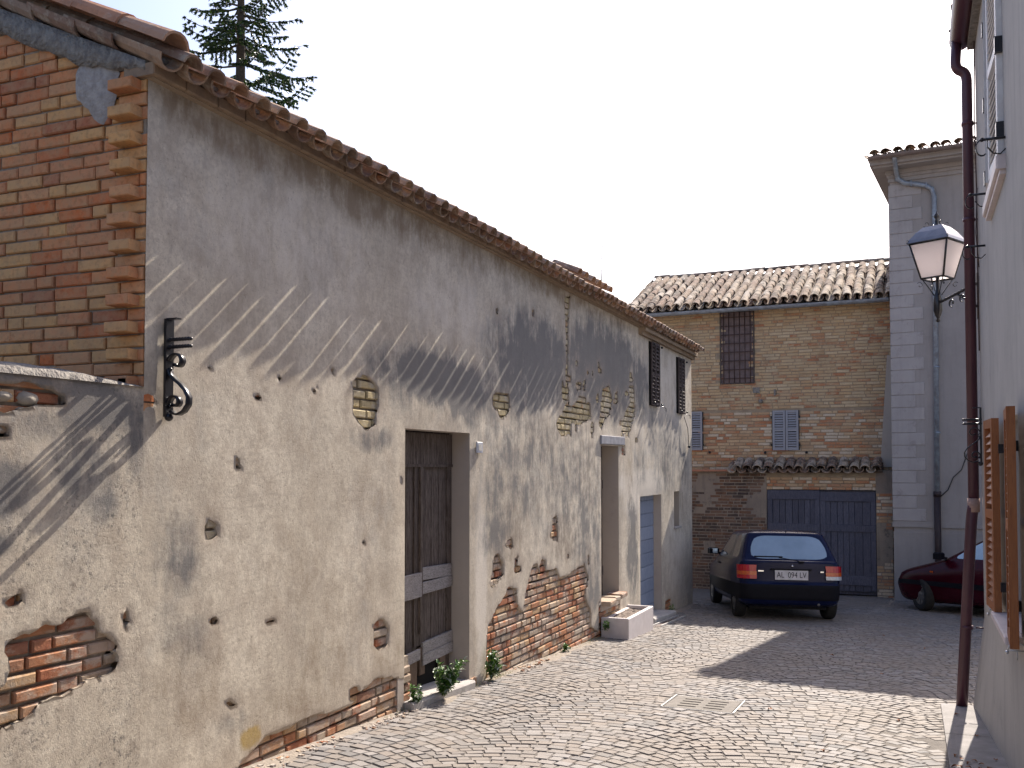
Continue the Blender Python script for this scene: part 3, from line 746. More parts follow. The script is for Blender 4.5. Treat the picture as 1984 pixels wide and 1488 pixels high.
for r in range(8):
    o = Vector((-3.60, 3.93, EZ+.135))+sl*(r*.36)
    tile(mb, o+Vector((0, 0, rr.uniform(0, .012))), (sl+Vector((0, rr.uniform(-.03, .03), .03))).normalized(), Vector((0, 1, 0)), Vector((.4, 0, .92)).normalized(), .43, .10, .085, True, th=.016, seg=8)
mb.build('verge_tiles', 'tile_clean', fh)

# --- door 1: tall weathered double-leaf door
def old_door():
    x = XL-.19; d = bpy.data.objects.new('door', None)
    o = MB()
    x0 = x
    o.box(x0-.05, x0-.02, 6.80, 8.02, -.6, 1.915, 0)           # boards behind
    # left leaf 6.80-7.40 ; right leaf 7.40-8.0
    for (a, b) in ((6.81, 7.385), (7.395, 8.01)):
        o.box(x0-.02, x0+.008, a, a+.10, .05, 1.62, 0); o.box(x0-.02, x0+.008, b-.09, b, .05 if a < 7 else -.1, 1.62, 0)
        w_ = (b-a-.19)/3
        for k in range(3): o.box(x0-.018, x0-.010+.002*k, a+.10+k*w_+.003, a+.10+(k+1)*w_-.003, .0, 1.6, 0)
    o.box(x0-.02, x0+.014, 6.81, 8.01, 1.62, 1.90, 0)
    o.box(x0-.02, x0+.022, 6.81, 8.01, 1.60, 1.625, 0)
    o.box(x0-.01, x0+.03, 7.37, 7.41, .15, 1.6, 0)
    dob = o.build('door', ['wood_door'], fh); tag(dob, 'tall rotten double-leaf wooden door with grey repair boards')
    o = MB()
    o.obox((x0+.02, 7.10, .575), (0, .29, .004), (0, .0, .105), (.014, 0, 0), 0, .003); o.obox((x0+.012, 7.70, .66), (0, .29, -.006), (0, 0, .055), (.012, 0, 0), 0, .003)
    o.obox((x0+.014, 7.70, .545), (0, .30, .004), (0, 0, .052), (.012, 0, 0), 0, .003)
    o.obox((x0+.055, 7.13, -.015), (0, .17, .01), (0, 0, .045), (.014, 0, 0), 0, .003)
    o.obox((x0+.012, 7.72, .03), (0, .29, .012), (0, 0, .05), (.012, 0, 0), 0, .003); o.obox((x0+.016, 7.72, -.07), (0, .29, .012), (0, 0, .048), (.012, 0, 0), 0, .003)
    o.obox((x0+.01, 6.88, -.10), (0, .07, 0), (0, 0, .09), (.012, 0, 0), 0, .003); o.obox((x0+.012, 6.88, -.28), (0, .07, 0), (0, 0, .08), (.012, 0, 0), 0, .003)
    for r_ in build_each(o, 'repair_board', 'wood_grey', dob): tag(r_, 'pale grey board nailed across the door')
    o = MB()
    o.obox((x0+.035, 7.12, -.27), (0, .145, 0), (0, .008, .27), (.02, 0, 0), 0, .006); o.obox((x0+.01, 7.82, -.27), (0, .055, 0), (0, -.02, .25), (.015, 0, 0), 0, .004)
    o.obox((x0-.0, 7.44, -.09), (0, .05, 0), (0, 0, .12), (.012, 0, 0), 0, .004)
    build_each(o, 'prop_board', 'wood_post', dob)
    o = MB(); o.box(x0-.045, x0-.019+.001, 7.34, 7.80, -.6, -.14); o.build('rot_hole', 'darkvoid', dob)
    o = MB(); o.ribbon([(x0+.045, 6.98, .69), (x0+.05, 6.985, .60), (x0+.045, 6.99, .45)], (0, .02, 0), .008); o.build('hasp', 'iron', dob)
old_door()
mb = MB()
mb.obox((XL-.02, 7.40, gz(7.4)+.015), (0, .60, -.60*S), (0, 0, .05), (.10, 0, 0), 0, .015)
mb.obox((XL-.15, 7.40, gz(7.4)+.035), (0, .60, -.60*S), (0, 0, .04), (.06, 0, 0), 0, .01)
mb.build('threshold', 'concrete', fh)
# repaired pier edge: small brick nib at the right jamb foot
mb = MB(); mb.obox((XL+.012, 8.08, gz(8)+.03), (0, .05, 0), (0, 0, .035), (.015, 0, 0), 0, .006); mb.build('jamb_brick', 'brick_old', fh)
# --- door 2
x = XL-.24
mb = MB()
for k in range(4): mb.box(x-.03, x+.001*k, 12.062+k*.202, 12.062+(k+1)*.202-.004, -.2, 1.885)
mb.box(x, x+.015, 12.07, 12.86, 1.3, 1.42); mb.box(x, x+.015, 12.07, 12.86, .1, .22)
o = mb.build('door', 'wood_door', fh); tag(o, 'narrow dark plank door set deep above a brick sill')
mb = MB(); mb.obox((XL+.006, 12.56, 1.965), (0, .55, .004), (0, 0, .058), (.022, 0, 0), 0, .006); mb.build('lintel', simple('blue_grey_lintel', (.30, .31, .35), (.22, .22, .25), .8, 9, .4), fh)
mb = MB(); rr = random.Random(2)
for k in range(3): mb.obox((XL+.01+rr.uniform(-.01, .01), 12.2+k*.27, -.185+.015*k), (0, .125, rr.uniform(-.01, .01)), (0, 0, .03), (.11, 0, 0), 0, .012)
mb.build('brick_sill', 'brick_old', fh)
# --- door 3: light blue boarded door
x = XL-.13; mb = MB(); z = -.80
while z < 1.15:
    z1 = min(z+.205, 1.156); mb.obox((x-.01, 14.65, (z+z1)/2), (0, .648, 0), (0, 0, (z1-z)/2-.002), (.014, 0, 0), 0, .006); z = z1+.003
mb.box(x-.04, x-.02, 14.0, 15.3, -.85, 1.157)
o = mb.build('door', 'blue_door', fh); tag(o, 'light blue door of wide horizontal boards')
mb = MB(); mb.obox((XL+.06, 14.66, gz(14.7)+.035), (0, .70, -.70*S), (0, 0, .05), (.17, 0, 0), 0, .02); mb.build('threshold', 'concrete', fh)
mb = MB(); mb.box(XL-.2, XL-.17, 16.2, 16.6, .57, 1.18); o = mb.build('slot_window', 'darkvoid', fh)
mb = MB(); mb.obox((XL+.005, 16.4, .555), (0, .23, 0), (0, 0, .018), (.03, 0, 0), 0, .004); mb.build('slot_sill', 'concrete', o)

def louvre(mb, c, a, n, hw, hh, fr=.045, sp=.045, th=.018, mi=0, mid=True):
    """louvred leaf: centre c, unit a across, n outward, half sizes"""
    c, a, n = Vector(c), Vector(a).normalized(), Vector(n).normalized(); z = Vector((0, 0, 1))
    mb.obox(c-a*(hw-fr/2), a*fr/2, z*hh, n*th, mi); mb.obox(c+a*(hw-fr/2), a*fr/2, z*hh, n*th, mi)
    bands = [(-hh+fr/2, fr/2), (hh-fr/2, fr/2)]+([(0, fr/2)] if mid else [])
    for zc, h in bands: mb.obox(c+z*zc, a*(hw-fr), z*h, n*(th*.96), mi)
    k = -hh+fr*1.2
    while k < hh-fr*1.1:
        if not (mid and abs(k) < fr*.8): mb.obox(c+z*k, a*(hw-fr), (z*.9-n*.7).normalized()*(sp*.46), (n*.9+z*.7).normalized()*.004, mi)
        k += sp
for (a, b, z0, z1, lab) in ((14.56, 15.05, 2.57, 3.57, 'near dark louvred shutter pair'), (16.42, 16.87, 2.54, 3.52, 'far dark louvred shutter pair')):
    mb = MB(); h = (b-a)/4
    mb.box(XL-.005, XL+.022, a-.02, b+.02, z0, z1, 1)
    for s in (0, 1):
        louvre(mb, (XL+.038+.006*s, a+h+2*h*s, (z0+z1)/2), (s*.1-.05, 1, 0), (1, 0, 0), h-.008, (z1-z0)/2, .04, .06, .013)
    o = mb.build('shutter', ['shutter_dark', 'darkvoid'], fh); tag(o, lab)
    mb = MB()
    for zz in (z0+.03, z1-.05):
        for yy in (a, b): mb.sphere((XL+.09, yy, zz), .02)
    mb.tube([(XL+.03, b+.05, z0+.02), (XL+.1, b+.2, z0-.01), (XL+.09, b+.25, z0-.06)], .006, 6)
    build_each(mb, 'shutter_hook', 'iron', o)
# small wires under the far window
mb = MB(); mb.tube([(XL+.03, 16.9, 2.5), (XL+.06, 17.05, 2.3), (XL+.05, 17.15, 2.1), (XL+.03, 17.25, 2.0)], .006, 5); mb.sphere((XL+.04, 17.25, 1.97), .025); mb.build('loose_wire', 'iron', fh)

pl = empty('number_plaque', (XL, 8.19, 1.735), 'small framed square house number plaque beside the rotten wooden door', 'plaque')
mb = MB(); mb.obox((XL+.02, 8.195, 1.785), (0, .062, 0), (0, 0, .052), (.008, 0, 0), 0, .004); mb.build('frame', 'plaque', pl)
mb = MB(); mb.box(XL+.0285, XL+.0305, 8.16, 8.23, 1.755, 1.815); mb.build('face', simple('plaque_pale_face', (.62, .60, .56), None, .6, 40, 0), pl)

# ------------------------------------------------------------------ garden wall left of the farmhouse
gw = empty('garden_wall', (-3.8, .9, gz(.9)), 'low rough plastered garden wall with crumbling rounded top left of the farmhouse corner', 'wall')
H = lambda y: 2.075 if y < 3.5 else 2.075-.035*((y-3.5)/.43)**1.5
plaster_sheet('plaster_face', 1.2, 3.94, -.3, 2.03, LOWP, gw, .022, rough=.009, edge_amp=.045)
patch_bricks(LOWP, gw)
mb = MB(); K = 90; vs = []
for i in range(K+1):
    y = 1.2+2.74*i/K; h = H(y)+.018*float(fbm(y*6, 1, 4))
    prof = [(XL+.015, 2.028), (XL-.0, h-.012), (XL-.05, h+.002), (XL-.2, h+.03), (XL-.36, h+.0), (XL-.42, h-.1), (XL-.42, -.3)]
    for (xx, zz) in prof: vs.append((xx+.012*float(fbm(y*9, zz*9, 3)), y, zz))
fs = []
for i in range(K):
    for k in range(6): q = i*7+k; fs.append((q, q+1, q+8, q+7))
mb.add(vs, fs, 0, True); 
mb.box(XL-.4, XL-.1, 1.2, 3.93, -.3, 1.98, 1)
mb.box(XL-.42, XL-.0, -6, 1.19, -.3, 2.05, 0)
mb.build('coping', ['mortar_dark', 'mortar'], gw)
mb = MB(); rr = random.Random(31)                  # rounded stones showing near the top
for (y, z, ry, rz) in [(3.10, 1.925, .06, .028), (3.235, 1.92, .065, .036), (3.20, 1.862, .035, .018), (3.30, 1.87, .035, .02), (3.05, 1.77, .06, .025), (2.9, 1.93, .07, .03)]:
    n_ = 10; vs = []
    for i in range(5):
        t = i/4*math.pi/2
        for k in range(n_):
            p = 2*math.pi*k/n_; vs.append((XL-.03+.03*math.sin(t), y+ry*math.cos(t)*math.cos(p)*(1+.12*rr.uniform(-1, 1)), z+rz*math.cos(t)*math.sin(p)*(1+.12*rr.uniform(-1, 1))))
    mb.add(vs, [(i*n_+k, i*n_+(k+1) % n_, (i+1)*n_+(k+1) % n_, (i+1)*n_+k) for i in range(4) for k in range(n_)], 0, True)
build_each(mb, 'set_stone', simple('field_stone', (.40, .36, .30), (.27, .25, .22), .9, 14, .5), gw)

# ------------------------------------------------------------------ wrought iron scroll brackets
def spiral(c, r0, r1, a0, a1, n=26):
    return [(c[0]+(r0+(r1-r0)*t)*math.cos(a0+(a1-a0)*t), c[1]+(r0+(r1-r0)*t)*math.sin(a0+(a1-a0)*t)) for t in [i/(n-1) for i in range(n)]]
def bracket(name, loc, dx, H_, label):
    """plate on the wall at loc (bottom), projecting along dx (unit vector), height H_"""
    e = empty(name, loc, label, 'wall bracket', 'scroll brackets'); L = Vector(loc); d = Vector(dx); k = H_/.55
    P = lambda o, z: L+d*(o*k)+Vector((0, 0, z*k))
    sd_ = Vector((0, 1, 0)); wv = sd_*.044*k
    mb = MB(); mb.obox(P(.012, .27), d*(.008*k), Vector((0, 0, .27*k)), sd_*(.030*k)); mb.sphere(P(.018, .0), .024*k)
    mb.obox(P(.045, .54), d*(.035*k), Vector((0, 0, .004)), sd_*(.02*k)); mb.build('plate', 'iron', e)
    for z in (.425, .385):
        mb = MB(); mb.tube([P(.0+.16*i/16, z+.0015*(i % 2)) for i in range(17)], [(.012 if i % 2 else .009)*k for i in range(17)], 8); mb.sphere(P(.165, z), .010*k); mb.sphere(P(.02, z), .013*k)
        mb.build('rod', 'iron', e)
    mb = MB()
    up = spiral((.075, .30), .018, .055, -2.2, 2.6+.4)[::1]          # upper curl, ends at left side
    pts = [P(a, b) for a, b in up]
    s_ = [(.02, .262), (.028, .235), (.06, .205), (.10, .178), (.135, .145), (.158, .105), (.155, .065), (.125, .028), (.085, .012), (.05, .02), (.028, .045)]
    pts2 = []
    for i in range(len(s_)-1):
        for t in (0, .5): pts2.append(P(s_[i][0]+(s_[i+1][0]-s_[i][0])*t, s_[i][1]+(s_[i+1][1]-s_[i][1])*t))
    mb.ribbon(pts, wv, .010*k); mb.ribbon(pts2, wv, .010*k)
    lo = spiral((.065, .078), .016, .045, -2.0, 3.3); mb.ribbon([P(a, b) for a, b in lo], wv, .010*k)
    mb.tube([P(*up[0])-wv*.5, P(*up[0])+wv*.5], .009*k, 8); mb.tube([P(*lo[0])-wv*.5, P(*lo[0])+wv*.5], .009*k, 8)
    mb.sphere(P(.024, .262), .012*k); mb.sphere(P(.026, .06), .012*k)
    mb.build('scroll', 'iron', e)
    return e
bracket('wall_bracket', (XL+.012, 4.10, 1.875), (1, 0, 0), .55, 'black wrought iron scroll bracket on the sunlit beige plaster near the brick corner')
bracket('wall_bracket', (.535, 8.95, 1.63), (-1, 0, 0), .48, 'thin dark scroll bracket on the grey wall beside the maroon drainpipe')

# ------------------------------------------------------------------ brick house at the end of the street
FY = 22.0
bh = empty('brick_house', (-3.3, FY, -1.12), 'ochre brick house with tiled roof closing the far end of the street', 'building')
PF = lambda u, v, n: Vector((u, FY-n, v))
wo = (-4.04, -3.32, 3.52, 5.14); s2 = (-2.91, -2.34, 1.975, 2.865); s1 = (-5.05, -4.475, 1.99, 2.88)
def inr(u, v, r, m=0): return r[0]-m < u < r[1]+m and r[2]-m < v < r[3]+m
mb = MB(); rr = random.Random(77)
kf = lambda u, v: not (inr(u, v, wo, .02) or inr(u, v, s2, -.02) or inr(u, v, s1, -.02))
bricks(mb, PF, -6.15, -.40, -1.15, 2.9, .27, .055, .014, .05, kf, .006, .004, 1, .35, rr)
bricks(mb, PF, -6.15, -.40, 2.9+.012, 5.25, .27, .055, .014, .05, kf, .005, .004, 0, .35, rr)
mb.box(-6.15, -.40, FY+.012, FY+.3, -1.2, 5.25, 2); mb.box(-6.15, -5.9, FY+.31, 27, -1.2, 5.3, 2); mb.box(-.7, -.41, FY+.31, 27, -1.2, 5.3, 2)
mb.build('wall', ['brick_far', 'brick_pale', 'mortar_far'], bh)
mb = MB(); mb.prism([(-.40, FY-.045, 4.0), (-.50, FY-.045, 4.0), (-.66, FY-.045, 1.6), (-.40, FY-.045, 1.6)], (0, .04, 0)); mb.build('plaster_strip', 'strip', bh)
# barred, bricked-up window
mb = MB(); bricks(mb, lambda u, v, n: PF(u, v, n-.012), wo[0], wo[1], wo[2], 4.72, .25, .06, .016, .03, None, .004, .004, 0, .3, rr)
mb.box(wo[0], wo[1], FY+.004, FY+.011, wo[2], wo[3], 1)
for k in range(7): mb.box(wo[0]+.03, wo[1]-.03, FY-.008, FY+.003, 4.74+k*.056, 4.74+k*.056+.046, 1)
wi = mb.build('barred_window', [brickmat('sooty_brick', [(0, (.30, .20, .18)), (.4, (.42, .33, .28)), (.7, (.24, .16, .15))]), simple('faded_purple_boards', (.20, .15, .15), (.13, .10, .10))], bh)
mb = MB()
for k in range(6): x = wo[0]+.06+k*.12; mb.tube([(x, FY-.03, wo[2]), (x, FY-.03, wo[3])], .010, 6)
for k in range(8): z = wo[2]+.1+k*.2; mb.box(wo[0], wo[1], FY-.036, FY-.026, z-.012, z+.012)
mb.build('grille', 'iron_rust', wi)
mb = MB(); mb.box(wo[0]-.03, wo[0], FY-.02, FY+.01, wo[2]-.03, wo[3]+.03); mb.box(wo[1], wo[1]+.03, FY-.02, FY+.01, wo[2]-.03, wo[3]+.03); mb.box(wo[0], wo[1], FY-.02, FY+.01, wo[3], wo[3]+.03); mb.box(wo[0], wo[1], FY-.02, FY+.01, wo[2]-.03, wo[2])
mb.build('frame', 'wood_door', wi)
mb = MB()                                        # streaks are drips of rust-stained mortar below the bars
for s, lab in ((s1, 'pale grey shutters partly behind the farmhouse corner'), (s2, 'pale grey closed shutters above the tiled gate wall')):
    mb = MB(); h = (s[1]-s[0])/4
    mb.box(s[0]-.01, s[1]+.01, FY-.004, FY+.011, s[2], s[3], 1)
    for q in (0, 1): louvre(mb, (s[0]+h+2*h*q, FY-.035, (s[2]+s[3])/2), (1, 0, 0), (0, -1, 0), h-.006, (s[3]-s[2])/2, .045, .055, .018)
    o = mb.build('shutter', ['shutter_grey', 'darkvoid'], bh); tag(o, lab)
    mb = MB()
    for q in (s[2]+.12, s[3]-.15):
        for xx in (s[0]-.02, s[1]+.02): mb.box(xx-.012, xx+.012, FY-.07, FY-.004, q-.03, q+.03)
    for xx in (s[0]-.16, s[1]+.16): mb.sphere((xx, FY-.04, s[2]-.05), .03)
    build_each(mb, 'hinge', 'iron', o)
mb = MB(); mb.box(-3.33, -3.18, FY-.03, FY-.002, 3.27, 3.40); mb.sphere((-3.16, FY-.04, 3.08), .05); mb.box(-2.87, -2.83, FY-.05, FY-.002, 3.2, 3.34)
build_each(mb, 'wall_fitting', 'mortar_dark', bh)
sr = Vector((0, 1, .44)).normalized()
mb = MB(); tile_roof(mb, (-6.2, 21.68, 5.22), (1, 0, 0), sr, 27, 9, sp=.218, ex=.335, rr=random.Random(5), messy=.018, wav=lambda u, v: .03*float(fbm(u*.5, v*.5, 2))*2, rf=.094)
for k in range(17):
    p = Vector((-6.25+k*.35, 24.63, 6.56+.02*rr.random())); tile(mb, p, Vector((1, rr.uniform(-.04, .04), .04)).normalized(), Vector((0, 1, 0)), Vector((0, 0, 1)), .4, .10, .085, True)
mb.build('roof_tiles', 'tile_far', bh)
mb = MB(); mb.prism([(-6.15, 21.75, 5.20), (-6.15, 24.65, 6.48), (-6.15, 27.5, 5.2), (-6.15, 27.5, 5.1), (-6.15, 24.65, 6.38), (-6.15, 21.9, 5.15)], (5.76, 0, 0)); mb.build('roof_deck', 'mortar_dark', bh)
mb = MB(); K = 8; r = .075; vs = []
for xx, zo in ((-6.2, -.02), (-.45, .0)):
    for k in range(K+1): t = math.pi+math.pi*k/K; vs.append((xx, 21.66+r*math.cos(t), 5.18+zo+r*math.sin(t)))
mb.add(vs, [(k, k+1, K+2+k, K+1+k) for k in range(K)], 0, True); mb.add([(v[0], 21.66+(v[1]-21.66)*.9, v[2]+.006) for v in vs], [(k+1, k, K+1+k, K+2+k) for k in range(K)], 0, True)
for k in range(7): x = -5.9+k*.9; mb.box(x-.012, x+.012, 21.57, 21.75, 5.17, 5.185)
mb.build('gutter', 'zinc', bh)

# ------------------------------------------------------------------ wall with the gate
GY = 21.5
gwl = empty('gate_wall', (-2.6, GY, -1.12), 'low damp brick and plaster wall with a small tiled canopy over a wide gate', 'wall')
PGW = lambda u, v, n: Vector((u, GY-n, v))
mb = MB(); rr = random.Random(9)
bricks(mb, PGW, -2.98, -.745, 1.115, 1.42, .25, .055, .014, .05, None, .005, .004, 0, .3, rr)
bricks(mb, PGW, -4.9, -2.99, -1.15, 1.5, .25, .055, .014, .05, lambda u, v: (fbm(u*1.4+3, v*1.2, 3) > -.02) or v < -.3, .006, .004, 1, .3, rr)
bricks(mb, PGW, -.735, -.42, -1.15, 1.5, .25, .055, .014, .05, lambda u, v: fbm(u*2+1, v*1.2, 3) > .02, .006, .004, 0, .3, rr)
mb.box(-6.1, -2.985, GY+.006, GY+.35, -1.2, 1.50, 2); mb.box(-.74, -.42, GY+.006, GY+.35, -1.2, 1.53, 2); mb.box(-2.985, -.74, GY+.02, GY+.35, 1.115, 1.53, 3)
mb.build('masonry', ['brick_pale', brickmat('damp_dark_brick', [(0, (.16, .11, .09)), (.3, (.09, .07, .065)), (.6, (.20, .13, .10)), (.8, (.18, .10, .07))], dirt=(.05, .045, .045), dirtamt=.9), 'plaster_gate', 'mortar_far'], gwl)
mb = MB(); mb.obox((-4.3, GY+.12, 1.525), (.62, 0, 0), (0, .19, 0), (0, 0, .022), 0, .01)
mb.build('coping', 'terracotta', gwl)
mb = MB(); tile_roof(mb, (-3.72, GY-.16, 1.50), (1, 0, 0), Vector((0, 1, .30)).normalized(), 14, 2, sp=.222, ex=.25, rr=random.Random(6), messy=.014, rf=.102)
mb.build('canopy_tiles', 'tile_far', gwl)
mb = MB(); mb.prism([(-3.75, GY-.05, 1.50), (-3.75, GY+.45, 1.70), (-3.75, GY+.45, 1.52), (-3.75, GY-.05, 1.48)], (3.15, 0, 0)); mb.build('canopy_deck', 'wood_post', gwl)
gt = MB()
x = -2.975; rr = random.Random(14)
while x < -.76:
    w_ = min(rr.uniform(.11, .16), -.75-x); gt.obox((x+w_/2, GY+.06+rr.uniform(-.004, .004), .02), (w_/2-.004, 0, 0), (0, 0, 1.05), (0, -.015, 0), 0, .004); x += w_
for (a, b, zt) in ((-2.975, -1.875, 1.10), (-1.865, -.75, 1.07)):
    for zc, hh in ((zt-.10, .10), (.30-.0, .075), (-.80, .10)): gt.obox(((a+b)/2, GY+.03, zc), ((b-a)/2, 0, 0), (0, 0, hh), (0, -.014, 0), 0, .004)
    for xx in (a+.05, b-.05): gt.obox((xx, GY+.034, 0), (.05, 0, 0), (0, 0, 1.0), (0, -.012, 0), 0, .004)
gt.box(-2.98, -.745, GY+.10, GY+.13, -1.1, 1.115)
gt_o = gt.build('gate', 'wood_blue', gwl); tag(gt_o, 'wide double gate of faded blue-grey vertical planks')
mb = MB(); mb.box(-1.90, -1.84, GY-.0, GY+.014, -.1, .05); mb.tube([(-1.80, GY-.0, .0), (-1.80, GY-.05, .0), (-1.80, GY-.05, .12), (-1.80, GY, .12)], .01, 6); mb.build('latch', 'iron_rust', gt_o)

# ------------------------------------------------------------------ tall rendered house on the right of the brick one
th_ = -math.atan(.089/.996)
tw = empty('rendered_house', (-.38, 20.8, -1.1), 'tall grey rendered house with raised corner blocks behind the street lantern', 'building', rz=th_)
B0 = -1.1
mb = MB(); mb.box(0, 9, 0, 8, -.2, 8.74)
mb.build('wall', 'plaster_tower', tw, local=True)
mb = MB(); z = 1.62; k = 0; rr = random.Random(12)
while z+.25 < 8.48:
    L = .60 if k % 2 == 0 else .43
    mb.obox((L/2-.012, .06, z+.124), (L/2+.012, 0, 0), (0, 0, .1205), (0, -.072, 0), 0, .006); z += .253; k += 1
mb.build('quoins', 'quoin', tw, local=True)
mb = MB()
mb.box(-.03, 9, -.035, .02, 1.50, 1.60); mb.box(-.015, 9, -.018, .02, 1.36, 1.40); mb.box(-.01, 9, -.012, .02, -.2, 1.36)
mb.build('plinth', 'plaster_tower', tw, local=True)
mb = MB()
for (o, z0, z1) in ((.04, 8.50, 8.58), (.07, 8.58, 8.64), (.11, 8.64, 8.72), (.42, 8.72, 8.76), (.50, 8.76, 8.86), (.54, 8.86, 8.91)):
    mb.box(-o*.64, 9, -o, 8+o, z0, z1)
mb.build('cornice', 'plaster_tower', tw, local=True)
mb = MB()
rd = Vector((0, 1, .22)).normalized()
tile_roof(mb, (-.32, -.58, 8.905), (1, 0, 0), rd, 40, 2, sp=.22, ex=.34, rr=random.Random(61), messy=.02, rf=.095)
tile_roof(mb, (-.30, 7.5, 8.93), (0, -1, 0), Vector((1, 0, .22)).normalized(), 34, 2, sp=.22, ex=.34, rr=random.Random(62), messy=.02, rf=.095)
mb.add([(-.34, -.54, 8.91), (9, -.54, 8.91), (9, 8.5, 8.91), (-.34, 8.5, 8.91), (3.5, 3.6, 9.7), (9, 3.6, 9.7)], [(0, 1, 5, 4), (0, 4, 3), (3, 4, 5, 2), (1, 2, 5)], 0)
mb.build('roof_tiles', 'tile_far', tw, local=True)
mb = MB(); vs = []
for xx in (-.32, 9):
    for k in range(K+1): t = math.pi+math.pi*k/K; vs.append((xx, -.62+.07*math.cos(t), 8.90+.07*math.sin(t)))
mb.add(vs, [(k, k+1, K+2+k, K+1+k) for k in range(K)], 0, True)
for k in range(9): mb.box(k*.9-.01, k*.9+.01, -.70, -.5, 8.85, 8.87)
mb.build('gutter', simple('brown_gutter', (.20, .16, .15), None, .5), tw, local=True)
def zz(w_): return w_-B0
mb = MB(); mb.tube([(.16, -.60, zz(7.80)), (.16, -.55, zz(7.70)), (.15, -.12, zz(7.52)), (.18, -.09, zz(7.42)), (.30, -.08, zz(7.34)), (.68, -.08, zz(7.24)), (.80, -.08, zz(7.15)), (.84, -.08, zz(6.98)), (.84, -.08, zz(6.5)), (.81, -.08, zz(1.04))], .048, 10)
for z in (7.45,): mb.tube([(.17, -.085, zz(z)), (.175, -.085, zz(z)-.04)], .056, 10)
for p in ((.42, 7.31), (.70, 7.235)): mb.obox((p[0], -.08, zz(p[1])), (.012, 0, -.004), (0, .056, 0), (0, 0, .056))
for z in (6.62, 5.0, 3.6, 2.3): mb.tube([(.835, -.08, zz(z)), (.835, -.08, zz(z)-.04)], .055, 10)
dp = mb.build('downpipe', 'zinc', tw, local=True)
mb = MB(); mb.tube([(.81, -.08, zz(1.10)), (.81, -.08, zz(-1.08))], .062, 12); mb.tube([(.81, -.08, zz(1.12)), (.81, -.08, zz(1.02))], .072, 12)
mb.build('cast_base', 'cast', dp, local=True)
mb = MB(); mb.tube([(.85, -.03, zz(1.0)), (1.0, -.02, zz(1.15)), (1.1, -.02, zz(1.4)), (1.25, -.02, zz(1.55)), (1.35, -.02, zz(1.85)), (1.6, -.02, zz(2.3)), (2.2, -.02, zz(2.9))], .010, 6); mb.build('cable', 'iron', tw, local=True)

# ------------------------------------------------------------------ house on the right edge
rh = empty('plastered_house', (.56, 5, gz(5)), 'pale grey plastered house cut by the right edge of the photo', 'building')
XR = .545; YE = 9.25
lw = (6.08, 6.98, .66, 1.90); uw = (6.60, 7.70, 3.53, 4.95)
ysr = sorted(set([-6, -3, 0, 2, 3, 4, 5, 5.5, 6.5, 7.2, 8, 8.6, YE, lw[0], lw[1], uw[0], uw[1]])); zsr = sorted(set([-.8, -.5, -.25, 0, .3, lw[2], lw[3], 2.5, uw[2], uw[3], 5.3]))
mb = MB(); vs = []
for y in ysr:
    for z in zsr:
        bt = max(0, (.3-z))/.78; xx = XR-.10*bt*max(0, min(1, (y-6.9)/2.3))+.01*float(fbm(y, z, 2))*(.0 if z > .3 else 1)
        if z < .3 and y < 6.9: xx = XR+.02*bt
        vs.append((xx, y, z))
nzr = len(zsr); fs = []
for i in range(len(ysr)-1):
    for k in range(nzr-1):
        cy, cz = (ysr[i]+ysr[i+1])/2, (zsr[k]+zsr[k+1])/2
        if any(o[0] < cy < o[1] and o[2] < cz < o[3] for o in (lw, uw)): continue
        q = i*nzr+k; fs.append((q, q+1, q+1+nzr, q+nzr))
mb.add(vs, fs, 0, False)
e0 = (len(ysr)-1)*nzr
for k in range(nzr-1):
    a, b = vs[e0+k], vs[e0+k+1]; mb.add([a, (8, a[1], a[2]), (8, b[1], b[2]), b], [(0, 1, 2, 3)])
for o in (lw, uw):                                 # reveals
    mb.box(XR+.002, XR+.22, o[0]-.05, o[0]-.001, o[2]-.05, o[3]+.05); mb.box(XR+.002, XR+.22, o[1]+.001, o[1]+.05, o[2]-.05, o[3]+.05); mb.box(XR+.002, XR+.22, o[0], o[1], o[3]+.001, o[3]+.05)
mb.build('wall', 'plaster_right', rh)
for o, mat in ((lw, 'wood_brown'), (uw, 'whitepaint')):
    mb = MB(); x = XR+.16; f = .06
    mb.box(x, x+.05, o[0], o[0]+f, o[2], o[3]); mb.box(x, x+.05, o[1]-f, o[1], o[2], o[3]); mb.box(x, x+.05, o[0]+f, o[1]-f, o[3]-f, o[3]); mb.box(x, x+.05, o[0]+f, o[1]-f, o[2], o[2]+f); mb.box(x, x+.05, (o[0]+o[1])/2-.04, (o[0]+o[1])/2+.04, o[2]+f, o[3]-f)
    wo_ = mb.build('window_frame', mat, rh); mb = MB(); mb.box(x+.02, x+.03, o[0]+f, o[1]-f, o[2]+f, o[3]-f); mb.build('pane', 'glass_dark', wo_)
